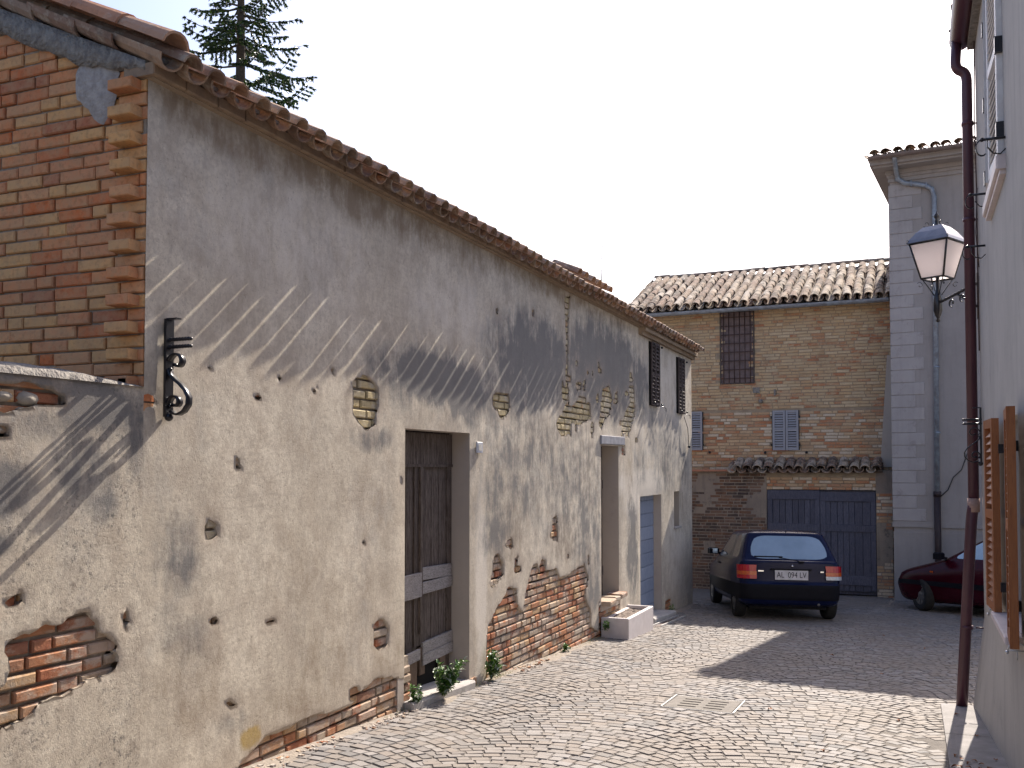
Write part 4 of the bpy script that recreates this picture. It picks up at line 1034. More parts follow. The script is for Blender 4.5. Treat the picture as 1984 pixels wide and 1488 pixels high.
# brown shutters folded back
for (yc, lab) in ((7.22, 'brown louvred shutter leaf beyond the lower window'), (5.87, 'brown louvred shutter leaf on the near side of the lower window')):
    mb = MB(); a = Vector((-.05, 1, 0)) if yc > 6.5 else Vector((.05, 1, 0))
    louvre(mb, (XR-.06, yc, 1.285), a, (-1, 0, 0), .215, .637, .06, .05, .022)
    o = mb.build('shutter', 'wood_brown', rh); tag(o, lab)
    mb = MB(); yy = 6.98 if yc > 6.5 else 6.08
    for z in (.82, 1.72): mb.box(XR-.035, XR+.03, yy-.02, yy+.02, z-.03, z+.03)
    build_each(mb, 'hinge', 'iron', o)
    mb = MB(); c = Vector((XR-.0, yc+(.12 if yc > 6.5 else .02), .60)); mb.tube([c, c+Vector((-.09, 0, 0))], .005, 6)
    mb.tube([c+Vector((-.085, 0, 0))+Vector((.0+.045*(1-math.cos(t)), 0, .045*math.sin(t))) for t in [i*math.pi/8 for i in range(9)]], .006, 6); mb.tube([c+Vector((-.04, 0, -.05)), c+Vector((-.04, 0, .0))], .004, 5); mb.sphere(c+Vector((-.09, 0, -.01)), .011)
    mb.build('shutter_catch', 'metal_light', o)
mb = MB(); mb.obox((XR-.02, 6.53, .63), (0, .52, 0), (0, 0, .022), (-.07, 0, 0), 0, .006); mb.box(XR, XR+.2, 6.08, 6.98, .61, .655); mb.build('window_sill', 'sill', rh)
# upper window: white shutters ajar
for (p0, p1, lab) in (((XR-.015, 7.69), (XR-.05, 7.17), 'white louvred shutter leaf farther from the camera'), ((XR-.015, 6.61), (XR-.035, 7.15), 'white louvred shutter leaf nearer the camera')):
    a = Vector((p1[0]-p0[0], p1[1]-p0[1], 0)); c = Vector(((p0[0]+p1[0])/2, (p0[1]+p1[1])/2, 4.24))
    n = Vector((-abs(a.y), a.x*(1 if a.y < 0 else -1), 0)).normalized(); mb = MB(); louvre(mb, c, a, n, a.length/2, .71, .06, .05, .02); o = mb.build('shutter', 'whitepaint', rh); tag(o, lab)
    mb = MB()
    for z in (3.70, 4.24, 4.8): mb.box(p0[0]-.03, p0[0]+.02, p0[1]-.025, p0[1]+.025, z-.05, z+.05)
    build_each(mb, 'hinge', 'iron', o)
mb = MB(); mb.obox((XR+.02, 7.13, 3.475), (0, .63, 0), (0, 0, .045), (-.075, 0, 0), 0, .01); mb.obox((XR+.01, 7.13, 3.415), (0, .61, 0), (0, 0, .014), (-.045, 0, 0), 0, .004); mb.build('window_sill', 'sill', rh)
mb = MB()                                         # iron flower rail in front of the upper window
for yy, zz_ in ((6.50, 3.62), (7.80, 3.62), (8.35, 3.35)):
    mb = MB(); mb.tube([(XR+.01, yy, zz_), (XR-.13, yy, zz_)], .009, 6); mb.sphere((XR-.13, yy, zz_), .014)
    mb.ribbon([(XR-.13+.035*math.sin(t)-.0, yy, zz_-.05+.05*math.cos(t)) for t in [-i*.42 for i in range(10)]], (0, .016, 0), .006)
    mb.ribbon([(XR, yy, zz_-.07), (XR-.03, yy, zz_-.10), (XR-.07, yy, zz_-.09), (XR-.10, yy, zz_-.05), (XR-.10, yy, zz_)], (0, .016, 0), .006)
    mb.build('flower_box_bracket', 'iron', rh)
mb = MB()
# eave, gutter, drainpipe
mb = MB(); K = 10
vs = []
for yy in (9.34, -6):
    for k in range(K+1): t = math.pi+math.pi*k/K; vs.append((.43+.088*math.cos(t), yy, 5.42+.088*math.sin(t)))
mb.add(vs, [(k, k+1, K+2+k, K+1+k) for k in range(K)], 0, True); mb.add([(.43+(v[0]-.43)*.95, v[1], v[2]+.004) for v in vs], [(k+1, k, K+1+k, K+2+k) for k in range(K)], 0, True)
mb.add([vs[k] for k in range(K+1)], [tuple(range(K+1))])
gu = mb.build('gutter', 'pipe', rh)
mb = MB()
for k in range(14): y = 9.1-k*.9; mb.box(.33, .54, y-.012, y+.012, 5.42, 5.435)
build_each(mb, 'gutter_strap', 'iron', gu)
mb = MB(); tile_roof(mb, (.40, -6, 5.44), (0, 1, 0), Vector((1, 0, .36)).normalized(), 76, 3, sp=.2, ex=.34, rr=random.Random(91), messy=.015)
mb.build('roof_tiles', 'tile', rh)
mb = MB(); mb.prism([(XR-.06, -6, 5.30), (XR-.06, -6, 5.48), (8, -6, 8.1), (8, -6, 5.3)], (0, 15.27, 0)); mb.build('roof_deck', 'mortar_dark', rh)
def bend(pts, r=.06, n=5):
    P = [Vector(p) for p in pts]; out = [P[0]]
    for i in range(1, len(P)-1):
        a = (P[i-1]-P[i]); b = (P[i+1]-P[i]); ra = min(r, a.length*.45); rb = min(r, b.length*.45)
        p0 = P[i]+a.normalized()*ra; p2 = P[i]+b.normalized()*rb
        for k in range(n+1): t = k/n; out.append(p0*(1-t)**2+P[i]*2*t*(1-t)+p2*t*t)
    return out+[P[-1]]
mb = MB(); mb.tube(bend([(.40, 9.2, 5.38), (.385, 9.2, 5.12), (.475, 9.2, 5.07), (.475, 9.2, 1.30)], .07), .044, 16)
mb.tube(bend([(.475, 9.2, 1.30), (.455, 9.2, 1.15), (.355, 9.2, -.475)], .1), .046, 16)
for z in (4.6, 3.75, .2): mb.tube([(.475 if z > 1 else .405, 9.2, z), (.475 if z > 1 else .405, 9.2, z+.03)], .051, 16); mb.tube([(.475, 9.2, z+.015), (XR, 9.2, z+.015)], .008, 6)
dr = mb.build('drainpipe', 'pipe', rh)
mb = MB(); mb.tube([(.475, 9.2, 1.33), (.474, 9.2, 1.21)], .0495, 16); mb.build('pipe_collar', 'pipe_band', dr)
mb = MB(); mb.tube([(XR-.012, 9.1, 5.3), (XR-.02, 9.09, 4.6), (XR-.012, 9.1, 4.0), (XR-.015, 9.08, 3.3), (XR-.012, 9.1, 2.6)], .006, 6); mb.tube([(XR-.01, 9.05, 4.0), (XR-.03, 9.0, 3.6), (XR-.01, 8.98, 3.3)], .004, 5)
mb.tube([(XR-.01, 7.62, 1.93), (XR-.01, 7.62, .52)], .006, 6); mb.tube([(XR-.01, 8.2, 1.90), (XR-.01, 7.62, 1.92)], .005, 6)
mb.build('cable', 'iron_rust', rh)

# ------------------------------------------------------------------ street lantern
ln = empty('wall_lantern', (.228, 9.72, 3.20), 'four-sided street lantern with frosted panes and grey hood on an iron arm', 'street lantern')
c = Vector((.228, 9.72, 0)); ang = R(-31)+math.pi/4+R(4)
def sq(h, z, rot=ang): return [Vector((c.x+h*math.cos(rot+k*math.pi/2), c.y+h*math.sin(rot+k*math.pi/2), z)) for k in range(4)]
z0, z1, z2 = 3.36, 3.685, 3.845
lo, hi = sq(.148, z0), sq(.25, z1)
mb = MB()
for k in range(4): mb.tube([lo[k], hi[k]], .010, 6); mb.tube([lo[k], lo[(k+1) % 4]], .009, 6); mb.tube([hi[k], hi[(k+1) % 4]], .010, 6)
fr = mb.build('lantern_frame', 'iron', ln)
n_ = NT('frosted_glass'); glm = n_.end(n_.mix(n_.ramp(n_.noise(6, 3), [(.4, 0), (.6, 1)]), (.90, .87, .86), (.84, .80, .80)), .5, None, 0, .4)
tr = n_.n('ShaderNodeBsdfTranslucent'); tr.inputs[0].default_value = (.93, .9, .9, 1); mx = n_.n('ShaderNodeMixShader'); mx.inputs[0].default_value = .85
n_.l(n_.b.outputs[0], mx.inputs[1]); n_.l(tr.outputs[0], mx.inputs[2]); n_.l(mx.outputs[0], n_.t.nodes['Material Output'].inputs[0])
for k in range(4):
    mb = MB(); a, b, d, e = lo[k], lo[(k+1) % 4], hi[(k+1) % 4], hi[k]; cen = (a+b+d+e)/4; s_ = .96
    q = [cen+(p-cen)*s_ for p in (a, b, d, e)]; nn = (q[1]-q[0]).cross(q[3]-q[0]).normalized()*.003
    mb.prism(q, nn); mb.build('pane', glm, fr)
mb = MB(); h0, h1, h2, h3 = sq(.275, z1+.008), sq(.255, z1+.04), sq(.19, z1+.11), sq(.125, z2)
for A_, B_ in ((h0, h1), (h1, h2), (h2, h3)):
    for k in range(4): mb.add([A_[k], A_[(k+1) % 4], B_[(k+1) % 4], B_[k]], [(0, 1, 2, 3)])
mb.add(h3, [(0, 1, 2, 3)]); mb.add([p-Vector((0, 0, .004)) for p in h0], [(3, 2, 1, 0)])
mb.build('hood', simple('grey_painted_hood', (.20, .205, .24), (.26, .265, .30), .35, 9, .1, 60, .002, .3, .5), ln)
mb = MB(); mb.lathe(c+Vector((0, 0, z2)), (0, 0, 1), [(.05, 0), (.03, .02), (.016, .035), (.022, .055), (.012, .075), (.024, .095), (.026, .11), (.012, .13), (.003, .15)], 10)
for k in range(4):
    d = Vector((math.cos(ang+k*math.pi/2), math.sin(ang+k*math.pi/2), 0)); side = Vector((-d.y, d.x, 0))
    for (cr, cz, r0, r1, f) in ((.095, z2+.03, .008, .032, 1), (.16, z0-.06, .008, .03, -1), (.27, z1+.03, .004, .016, 1)):
        mb.ribbon([c+d*(cr+x_)+Vector((0, 0, cz+y_)) for x_, y_ in spiral((0, 0), r0, r1, 0, 5.6*f, 18)], side*.008, .004)
    mb.tube([c+d*.03+Vector((0, 0, z0-.16)), c+d*.09+Vector((0, 0, z0-.07)), c+d*.142+Vector((0, 0, z0))], .005, 6)
build_each(mb, 'ironwork', 'iron', ln)
mb = MB(); mb.tube([c+Vector((0, 0, z0+.02)), c+Vector((0, 0, 3.05))], [.018, .018], 10)
mb.lathe(c+Vector((0, 0, 3.02)), (0, 0, 1), [(.004, -.07), (.02, -.06), (.012, -.035), (.028, 0), (.04, .04), (.042, .15), (.03, .2), (.018, .24)], 12)
ar0 = c+Vector((0, 0, 3.13)); ar1 = Vector((.545, 9.27, 3.22)); dd = ar1-ar0
mb.tube([ar0+dd*t for t in [i/24 for i in range(25)]], [.016 if i % 2 else .012 for i in range(25)], 8)
up_ = Vector((0, 0, 1)); dh = Vector((dd.x, dd.y, 0)).normalized(); sd2 = Vector((-dh.y, dh.x, 0))
for t_ in (.36, .62): 
    b_ = ar0+dd*t_-up_*.015; mb.ribbon([b_+dh*x_+up_*(y_-.045) for x_, y_ in spiral((0, 0), .012, .04, -1, 4.6, 18)], sd2*.016, .007)
mb.tube([ar0+dd*.5-up_*.01, Vector((.545, 9.27, 3.0))], .011, 8)
mb.box(.53, .56, 9.235, 9.30, 2.9, 3.3)
mb.build('arm', 'iron', ln)

# ------------------------------------------------------------------ street things
def on(x, y, h=0): return Vector((x, y, gz(y)+h))
# planter
pt = empty('stone_planter', on(-3.56, 12.6), 'white stone trough planter with dry soil below the narrow raised door', 'planter')
x0, x1, y0, y1, zt = -3.79, -3.42, 12.02, 13.28, -.36
mb = MB(); t = .055; zb = -.70
mb.obox(((x0+x1)/2, y0+t/2, (zt+zb)/2), ((x1-x0)/2, 0, 0), (0, t/2, 0), (0, 0, (zt-zb)/2), 0, .008); mb.obox(((x0+x1)/2, y1-t/2, (zt+zb)/2), ((x1-x0)/2, 0, 0), (0, t/2, 0), (0, 0, (zt-zb)/2), 0, .008)
mb.obox((x1-t/2, (y0+y1)/2, (zt+zb)/2), (t/2, 0, 0), (0, (y1-y0)/2-t-.001, 0), (0, 0, (zt-zb)/2-.001), 0, .008); mb.obox((x0+t/2-.01, (y0+y1)/2, (zt+zb)/2), (t/2, 0, 0), (0, (y1-y0)/2-t-.001, 0), (0, 0, (zt-zb)/2-.03), 0, .008)
mb.build('trough', 'whitestone', pt)
mb = MB(); nx, ny = 12, 36; vs = []
for i in range(nx+1):
    for j in range(ny+1):
        X = x0+t-.012+(x1-x0-2*t+.016)*i/nx; Y = y0+t-.004+(y1-y0-2*t+.008)*j/ny; vs.append((X, Y, zt-.045+.05*float(fbm(X*22, Y*14, 3))))
mb.add(vs, [(i*(ny+1)+j, (i+1)*(ny+1)+j, (i+1)*(ny+1)+j+1, i*(ny+1)+j+1) for i in range(nx) for j in range(ny)])
mb.build('soil', 'soil', pt)
# drain grate
dg = empty('drain_cover', on(-1.69, 8.26), 'rectangular concrete drain cover with two rows of slots in the cobbles', 'drain cover')
Us = Vector((1, 0, 0)); Vs = Vector((0, 1, -S)); c0 = on(-1.69, 8.26)
dn = Vector((0, S, 1))
def gb(mb, u0, u1, v0, v1, h0, h1): mb.obox(c0+Us*((u0+u1)/2)+Vs*((v0+v1)/2)+dn*((h0+h1)/2), Us*((u1-u0)/2), Vs*((v1-v0)/2), dn*((h1-h0)/2))
mb = MB(); ug = [-.28, -.19, -.03, .03, .19, .28]; vg = [-.27]+[q for k in range(4) for q in (-.19+k*.105, -.19+k*.105+.035)]+[.27]
for i in range(5):
    for k in range(len(vg)-1):
        if i in (1, 3) and k % 2 == 1: continue
        gb(mb, ug[i], ug[i+1], vg[k], vg[k+1], -.02, .001)
mb.build('slab', simple('worn_concrete_cover', (.20, .182, .165), (.15, .138, .125), .9, 12, .5, 60, .004), dg)
mb = MB(); gb(mb, -.30, .30, -.29, .29, -.04, -.021); mb.build('sump', 'darkvoid', dg)
mb = MB()
for s_ in (-1, 1): gb(mb, s_*.30-.006, s_*.30+.006, -.29, .29, -.02, .005); gb(mb, -.294, .294, s_*.282-.004, s_*.282+.004, -.02, .000)
build_each(mb, 'steel_frame', 'metal_light', dg)
# channel drain in front of blue door
cdn = empty('channel_drain', on(-3.44, 14.2), 'narrow channel drain with two bright steel edges before the light blue door', 'drain')
mb = MB()
for xx in (-3.52, -3.40): mb.obox(on(xx, 14.45, .012), (.009, 0, 0), (0, .80, -.80*S), (0, 0, .012))
build_each(mb, 'steel_edge', 'metal_light', cdn)
mb = MB(); mb.obox(on(-3.46, 14.45, -.004), (.05, 0, 0), (0, .79, -.79*S), (0, 0, .006)); mb.build('grating', 'iron_rust', cdn)

# leafy weeds
def leafmat(name, a, b):
    n = NT(name); c = n.ramp(n.island(), [(0, a), (.5, b), (.8, (.12, .22, .04))], 'CONSTANT')
    return n.end(c, .35, None, 0, .5, **{'Subsurface Weight': 0.0})
M['leaf'] = leafmat('glossy_green_leaf', (.06, .14, .03), (.12, .24, .04))
M['leaf_pale_glint'] = leafmat('variegated_glint_leaf', (.40, .44, .36), (.10, .18, .06))  # whitish leaves: variegation, with white glint painted in as colour
M['dry'] = simple('dry_leaf', (.26, .11, .05), (.18, .08, .04), .8, 30, .3)
def leaf(mb, p, d, l, w_, mi=0, cup=.2):
    d = d.normalized(); s = d.cross(Vector((0, 0, 1)));
    if s.length < .1: s = Vector((1, 0, 0))
    s.normalize(); n = s.cross(d)
    q = [p, p+d*l*.35+s*w_, p+d*l*.75+s*w_*.7, p+d*l-n*l*cup, p+d*l*.75-s*w_*.7, p+d*l*.35-s*w_, p+d*l*.5-n*l*.08]
    mb.add(q, [(0, 1, 6), (1, 2, 6), (2, 3, 6), (3, 4, 6), (4, 5, 6), (5, 0, 6)], mi)
def weed(name, c, h, r, nst, seed, label):
    e = empty(name, c, label, 'plant', 'leafy weeds at the foot of the wall'); rr = random.Random(seed); st = MB(); lf = MB(); c = Vector(c)
    for i in range(nst):
        a = rr.uniform(0, 2*math.pi); hh = h*rr.uniform(.45, 1); o = Vector((abs(math.cos(a))*r*rr.uniform(.1, 1), math.sin(a)*r*rr.uniform(.3, 1.1), hh))
        P = [c+Vector((o.x*t, o.y*t, o.z*t**.8)) for t in (0, .35, .7, 1)]; st.tube(P, [.004, .004, .003, .002], 5)
        for k in range(12):
            t = rr.uniform(.2, 1); p = c+Vector((o.x*t, o.y*t, o.z*t**.8)); d = Vector((rr.uniform(-.4, 1), rr.uniform(-1, 1), rr.uniform(-.35, .9)))
            leaf(lf, p, d, rr.uniform(.035, .07), rr.uniform(.009, .017), 1 if rr.random() < .4 else 0)
    st.build('stems', 'leaf', e); lf.build('leaves', ['leaf', 'leaf_pale_glint'], e)
weed('weed', (-3.74, 7.36, gz(7.36)), .34, .19, 34, 1, 'largest green leafy weed growing in front of the rotten door')
weed('weed', (-3.76, 8.42, gz(8.42)), .30, .12, 26, 2, 'green leafy weed right of the door jamb against bare bricks')
weed('weed', (-3.76, 6.90, gz(6.9)), .22, .09, 9, 3, 'small leafy weed at the left jamb of the rotten door')
weed('weed', (-3.77, 10.55, gz(10.55)), .12, .06, 4, 4, 'tiny weed at the foot of the bare brick wall')
weed('weed', (-3.72, 11.95, -.52), .14, .05, 5, 5, 'small pale weed behind the near corner of the planter')
weed('weed', (-3.74, 15.6, gz(15.6)), .12, .06, 5, 6, 'small weed at wall foot beyond the light blue door')

rr = random.Random(44)
dl = [(.34+rr.uniform(-.12, .14), 7.05+rr.uniform(-.18, .25)) for _ in range(11)]+[(.32, 8.75), (.40, 7.9)]
for i, (x, y) in enumerate(dl):
    mb = MB(); a = rr.uniform(0, 6.3); leaf(mb, Vector((x, y, gz(y)+.024)), Vector((math.cos(a), math.sin(a), .25)), rr.uniform(.035, .055), .014, 0, .5)
    o = origin_fix(mb.build('fallen_leaf', 'dry'))
    if i < 11: tag(o, 'dry brown leaf in the loose heap on the smooth pavement by the right wall', 'leaf', 'dry leaves on the pavement')
    else: tag(o, ('lone dry leaf on the smooth pavement nearest the foot of the maroon drainpipe', 'lone dry leaf on the smooth pavement between drainpipe foot and leaf heap')[i-11], 'leaf', 'dry leaves on the pavement')
for (x, y, lab) in [(-.15, 8.35, 'dry leaf on sunlit cobbles nearest the foot of the maroon drainpipe'), (-1.12, 8.25, 'dry leaf on sunlit cobbles just right of the drain cover'), (-.62, 7.0, 'dry leaf on sunlit cobbles nearest the bottom edge of the photo'),
                    (-.35, 10.7, 'dry leaf in the shadow wedge closest to its sunlit near edge'), (-.95, 11.9, 'leftmost dry leaf inside the shadow wedge on the cobbles'), (.12, 13.2, 'dry leaf on shaded cobbles just left of the maroon drainpipe'),
                    (-.45, 14.3, 'dry leaf on shaded cobbles behind the right rear wheel of the navy car'), (.05, 16.3, 'dry leaf on shaded cobbles closest to the red car')]:
    mb = MB(); a = rr.uniform(0, 6.3); leaf(mb, Vector((x, y, gz(y)+.010)), Vector((math.cos(a), math.sin(a), .2)), rr.uniform(.045, .06), .016, 0, .5)
    o = origin_fix(mb.build('fallen_leaf', 'dry')); tag(o, lab, 'leaf', 'dry leaves on the cobbles')
# crumbs of plaster, grit and thin grass along the wall foot
mb = MB()
for i in range(900):
    y = rr.uniform(4.2, 17.4)
    if vn(y*1.7, 4.4) < .42: continue
    x = XL+.015+abs(rr.gauss(0, .055)); r_ = rr.uniform(.004, .016)*(1.4 if y > 8 else 1)
    c_ = Vector((x, y, gz(y)+r_*.3)); vs = [c_+Vector((rr.uniform(.5, 1)*r_*i_, rr.uniform(.5, 1)*r_*j_, rr.uniform(.3, .7)*r_*k_)) for i_ in (-1, 1) for j_ in (-1, 1) for k_ in (-1, 1)]
    mb.add(vs, [(0, 1, 3, 2), (4, 6, 7, 5), (0, 4, 5, 1), (2, 3, 7, 6), (0, 2, 6, 4), (1, 5, 7, 3)], rr.choice([0, 0, 1]))
for i in range(700):
    y = rr.choice([rr.gauss(7.9, .25), rr.gauss(8.6, .2), rr.gauss(10.4, .5), rr.gauss(11.6, .3), rr.gauss(15.7, .25), rr.uniform(8.2, 17), rr.gauss(6.9, .2)]); x = XL+.02+abs(rr.gauss(0, .03)); h_ = rr.uniform(.02, .07)
    p_ = Vector((x, y, gz(y)-.003)); t_ = p_+Vector((rr.uniform(-.02, .03), rr.uniform(-.03, .03), h_)); mb.add([p_-Vector((0, .003, 0)), p_+Vector((0, .003, 0)), t_], [(0, 1, 2)], 2)
tag(mb.build('grit_and_grass', ['strip', 'brick_old', simple('thin_dry_grass', (.16, .20, .06), (.30, .27, .12), .8, 30, 0)]), kind='stuff')

# ------------------------------------------------------------------ cars
def carpaint(name, c, rough=.22):
    n = NT(name); cc = n.mix(n.ramp(n.noise(2, 4), [(.4, 0), (.7, 1)]), c, tuple(x*1.25+.004 for x in c))
    return n.end(cc, n.math('ADD', rough, n.math('MULTIPLY', n.noise(6, 4), .05)), None, 0, .15, **{'Coat Weight': .06, 'Coat Roughness': .1})
M['blue_paint'] = carpaint('dark_blue_car_paint', (.004, .007, .034))
M['red_paint'] = carpaint('dark_red_car_paint', (.035, .001, .006))
M['black_plastic'] = simple('black_bumper_plastic', (.008, .008, .012), None, .6, 9, .1, spec=.12)
M['car_glass'] = simple('car_glass', (.30, .36, .38), (.22, .27, .29), .06, 2, 0, metal=.55, spec=1.0, **{'Coat Weight': 1.0, 'Coat Roughness': .02, 'Coat IOR': 1.8, 'IOR': 1.7})
M['tyre'] = simple('tyre_rubber', (.018, .017, .017), (.03, .028, .026), .85, 20, .3)
M['rim'] = simple('wheel_trim', (.20, .19, .18), (.14, .13, .13), .4, 12, .1, 60, .001, .6)
M['lens_red'] = simple('red_lamp_lens', (.42, .008, .012), (.34, .006, .01), .15, 30, .3, 150, .002, 0, .6)
M['lens_amber'] = simple('amber_lamp_lens', (.55, .10, .015), None, .15, 30, .3, 150, .002, 0, .6)
M['lens_white'] = simple('clear_lamp_lens', (.55, .56, .58), None, .12, 30, .3, 150, .002, 0, .6)
M['plate'] = simple('number_plate_white', (.62, .60, .62), None, .4, 9, 0)
M['plate_ink'] = simple('plate_ink', (.02, .02, .035), None, .5, 9, 0)
M['chrome'] = simple('chrome', (.7, .7, .72), None, .15, 9, 0, metal=1)

def carhull(levels, sf, matf, name, wheels, wr, parent, paint):
    """rings of rounded rectangles stacked in z; levels: dict z front/rear, xf, xr, w, rf, rr, bow"""
    def half(L):
        p = []; xf, xr, w_, rf, r_ = L['xf'], L['xr'], L['w'], L['rf'], L['rr']; bf = L.get('bf', .06); br = L.get('br', .03); wf = L.get('wf', 0)
        X = lambda y, base, b, s: base-s*b*(y/w_)**2
        for y in (0, (w_-rf)*.5, w_-rf): p.append((X(y, xf, bf, 1), y))
        xc = X(w_-rf, xf, bf, 1)
        for t in (30, 60): p.append((xc-rf+rf*math.cos(R(t)), (w_-rf)+rf*math.sin(R(t))))
        a, b = xc-rf, X(w_-r_, xr, br, -1)+r_
        for f in sf: p.append((a+(b-a)*f, w_))
        xc = X(w_-r_, xr, br, -1)
        for t in (60, 30): p.append((xc+r_-r_*math.cos(R(t)), (w_-r_)+r_*math.sin(R(t))))
        for y in (w_-r_, (w_-r_)*.5, 0): p.append((X(y, xr, br, -1), y))
        out = []
        for (x_, y_) in p:
            t = (x_-xr)/(xf-xr); tp = 1-L.get('tf', .06)*max(0, (t-.6)/.4)**2-L.get('tr', .03)*max(0, (.3-t)/.3)**2
            zq = L['zr']+(L['zf']-L['zr'])*t+L.get('arch', 0)*4*t*(1-t)
            crown = L.get('crown', 0)*(1-(y_/w_)**2)
            out.append((x_, y_*tp, zq+crown))
        return out
    rings = [half(L) for L in levels]; H_ = len(rings[0]); full = 2*(H_-1)
    bm = bmesh.new(); V = []
    for r in rings:
        row = [bm.verts.new(p) for p in r]; row += [bm.verts.new((p[0], -p[1], p[2])) for p in r[-2:0:-1]]; V.append(row)
    def hj(j): return j if j < H_-1 else full-1-j
    for i in range(len(V)-1):
        for j in range(full):
            f = bm.faces.new([V[i][j], V[i+1][j], V[i+1][(j+1) % full], V[i][(j+1) % full]])
            f.material_index = matf(i, hj(j)); f.smooth = True
    for row, flip in ((V[0], False), (V[-1], True)):
        for j in range(H_-1):
            a, b = row[j], row[j+1]; c_, d = row[(full-j) % full], row[(full-j-1) % full]
            vs = [a, b, d, c_]; u = []
            for v_ in vs:
                if v_ not in u: u.append(v_)
            f = bm.faces.new(u if not flip else u[::-1]); f.smooth = True; f.material_index = 0 if flip else 3
    cl = bm.edges.layers.float.new('crease_edge')
    for e in bm.edges:
        if len(e.link_faces) == 2 and e.link_faces[0].material_index != e.link_faces[1].material_index: e[cl] = .9
    bmesh.ops.recalc_face_normals(bm, faces=bm.faces)
    me = bpy.data.meshes.new(name); bm.to_mesh(me); bm.free()
    mats = [paint, 'car_glass', 'black_plastic', 'black_plastic', 'lens_red', 'lens_white', 'tyre']
    for m in mats: me.materials.append(M[m])
    ob = bpy.data.objects.new(name, me); COL.objects.link(ob)
    ss = ob.modifiers.new('s', 'SUBSURF'); ss.levels = 2; ss.render_levels = 2
    cut = MB()
    for (x_, y_) in wheels:
        n = 28; vs = []
        for yy in (y_*.62, y_*1.6):
            for k in range(n): t = 2*math.pi*k/n; vs.append((x_+(wr+.045)*math.cos(t), yy, wr+(wr+.045)*math.sin(t)))
        fs = [tuple(range(n))[::-1], tuple(range(n, 2*n))]+[(k, (k+1) % n, n+(k+1) % n, n+k) for k in range(n)]
        if y_ < 0: fs = [f[::-1] for f in fs]
        cut.add(vs, fs, 0)
    co = cut.build('cut', 'tyre')
    for _ in range(6): co.data.materials.append(M['tyre'])
    bo = ob.modifiers.new('b', 'BOOLEAN'); bo.operation = 'DIFFERENCE'; bo.object = co; bo.solver = 'EXACT'
    dg_ = bpy.context.evaluated_depsgraph_get(); ev = ob.evaluated_get(dg_); m2 = bpy.data.meshes.new_from_object(ev)
    bpy.data.objects.remove(ob); bpy.data.objects.remove(co)
    out = {}
    groups = {0: ('body', [0, 2, 3, 6]), 1: ('window', [1]), 4: ('tail_light', [4]), 5: ('headlight', [5])}
    for g_, (nm, ids) in groups.items():
        b2 = bmesh.new(); b2.from_mesh(m2)
        bmesh.ops.delete(b2, geom=[f for f in b2.faces if f.material_index not in ids], context='FACES')
        if not len(b2.faces): b2.free(); continue
        if g_ == 0: sets = [None]
        else:
            # split into connected pieces: each window / lamp a part of its own
            seen = set(); sets = []
            b2.faces.ensure_lookup_table()
            for f in b2.faces:
                if f.index in seen: continue
                st = [f]; comp = set([f.index]); seen.add(f.index)
                while st:
                    q = st.pop()
                    for e in q.edges:
                        for lf_ in e.link_faces:
                            if lf_.index not in seen: seen.add(lf_.index); comp.add(lf_.index); st.append(lf_)
                sets.append(comp)
        for comp in sets:
            b3 = b2.copy()
            if comp is not None:
                b3.faces.ensure_lookup_table()
                bmesh.ops.delete(b3, geom=[f for f in b3.faces if f.index not in comp], context='FACES')
            m3 = bpy.data.meshes.new(nm); b3.to_mesh(m3); b3.free()
            for m in m2.materials: m3.materials.append(m)
            o = bpy.data.objects.new(nm, m3); COL.objects.link(o); o.parent = parent; out.setdefault(nm, []).append(o)
        b2.free()
    return out

def wheel(parent, x, y, r, steer=0, w_=.165):
    a = Vector((math.sin(steer), -math.cos(steer), 0)); a = -a if y > 0 else a     # outward axis
    c = Vector((x, y, r)); mb = MB()
    mb.lathe(c, a, [(r*.62, -w_/2), (r*.93, -w_/2), (r*.985, -w_*.38), (r, -w_*.2), (r, w_*.2), (r*.985, w_*.38), (r*.93, w_/2), (r*.66, w_/2*1.02), (r*.62, w_*.36), (r*.62, -w_/2)], 28)
    t = mb.build('wheel', 'tyre', parent, local=True)
    mb = MB(); mb.lathe(c, a, [(r*.63, w_*.40), (r*.60, w_*.46), (r*.52, w_*.36), (r*.30, w_*.40), (r*.12, w_*.50), (.001, w_*.50)], 28)
    b = a.orthogonal().normalized(); d = a.cross(b)
    for k in range(8):
        th = k*math.pi/4; v = b*math.cos(th)+d*math.sin(th); tt = a.cross(v); mb.obox(c+a*(w_*.42)+v*(r*.36), v*(r*.16), tt*(r*.045), a*.006, 0)
    mb.build('rim', 'rim', t, local=True)

def place_car(e, x, y, hx, hy):
    f = Vector((hx, hy, -S*hy)).normalized(); l = Vector((-hy, hx, -S*hx)).normalized(); u = f.cross(l).normalized(); l = u.cross(f)
    m = Matrix((f, l, u)).transposed().to_4x4(); m.translation = (x, y, gz(y)); e.matrix_world = m

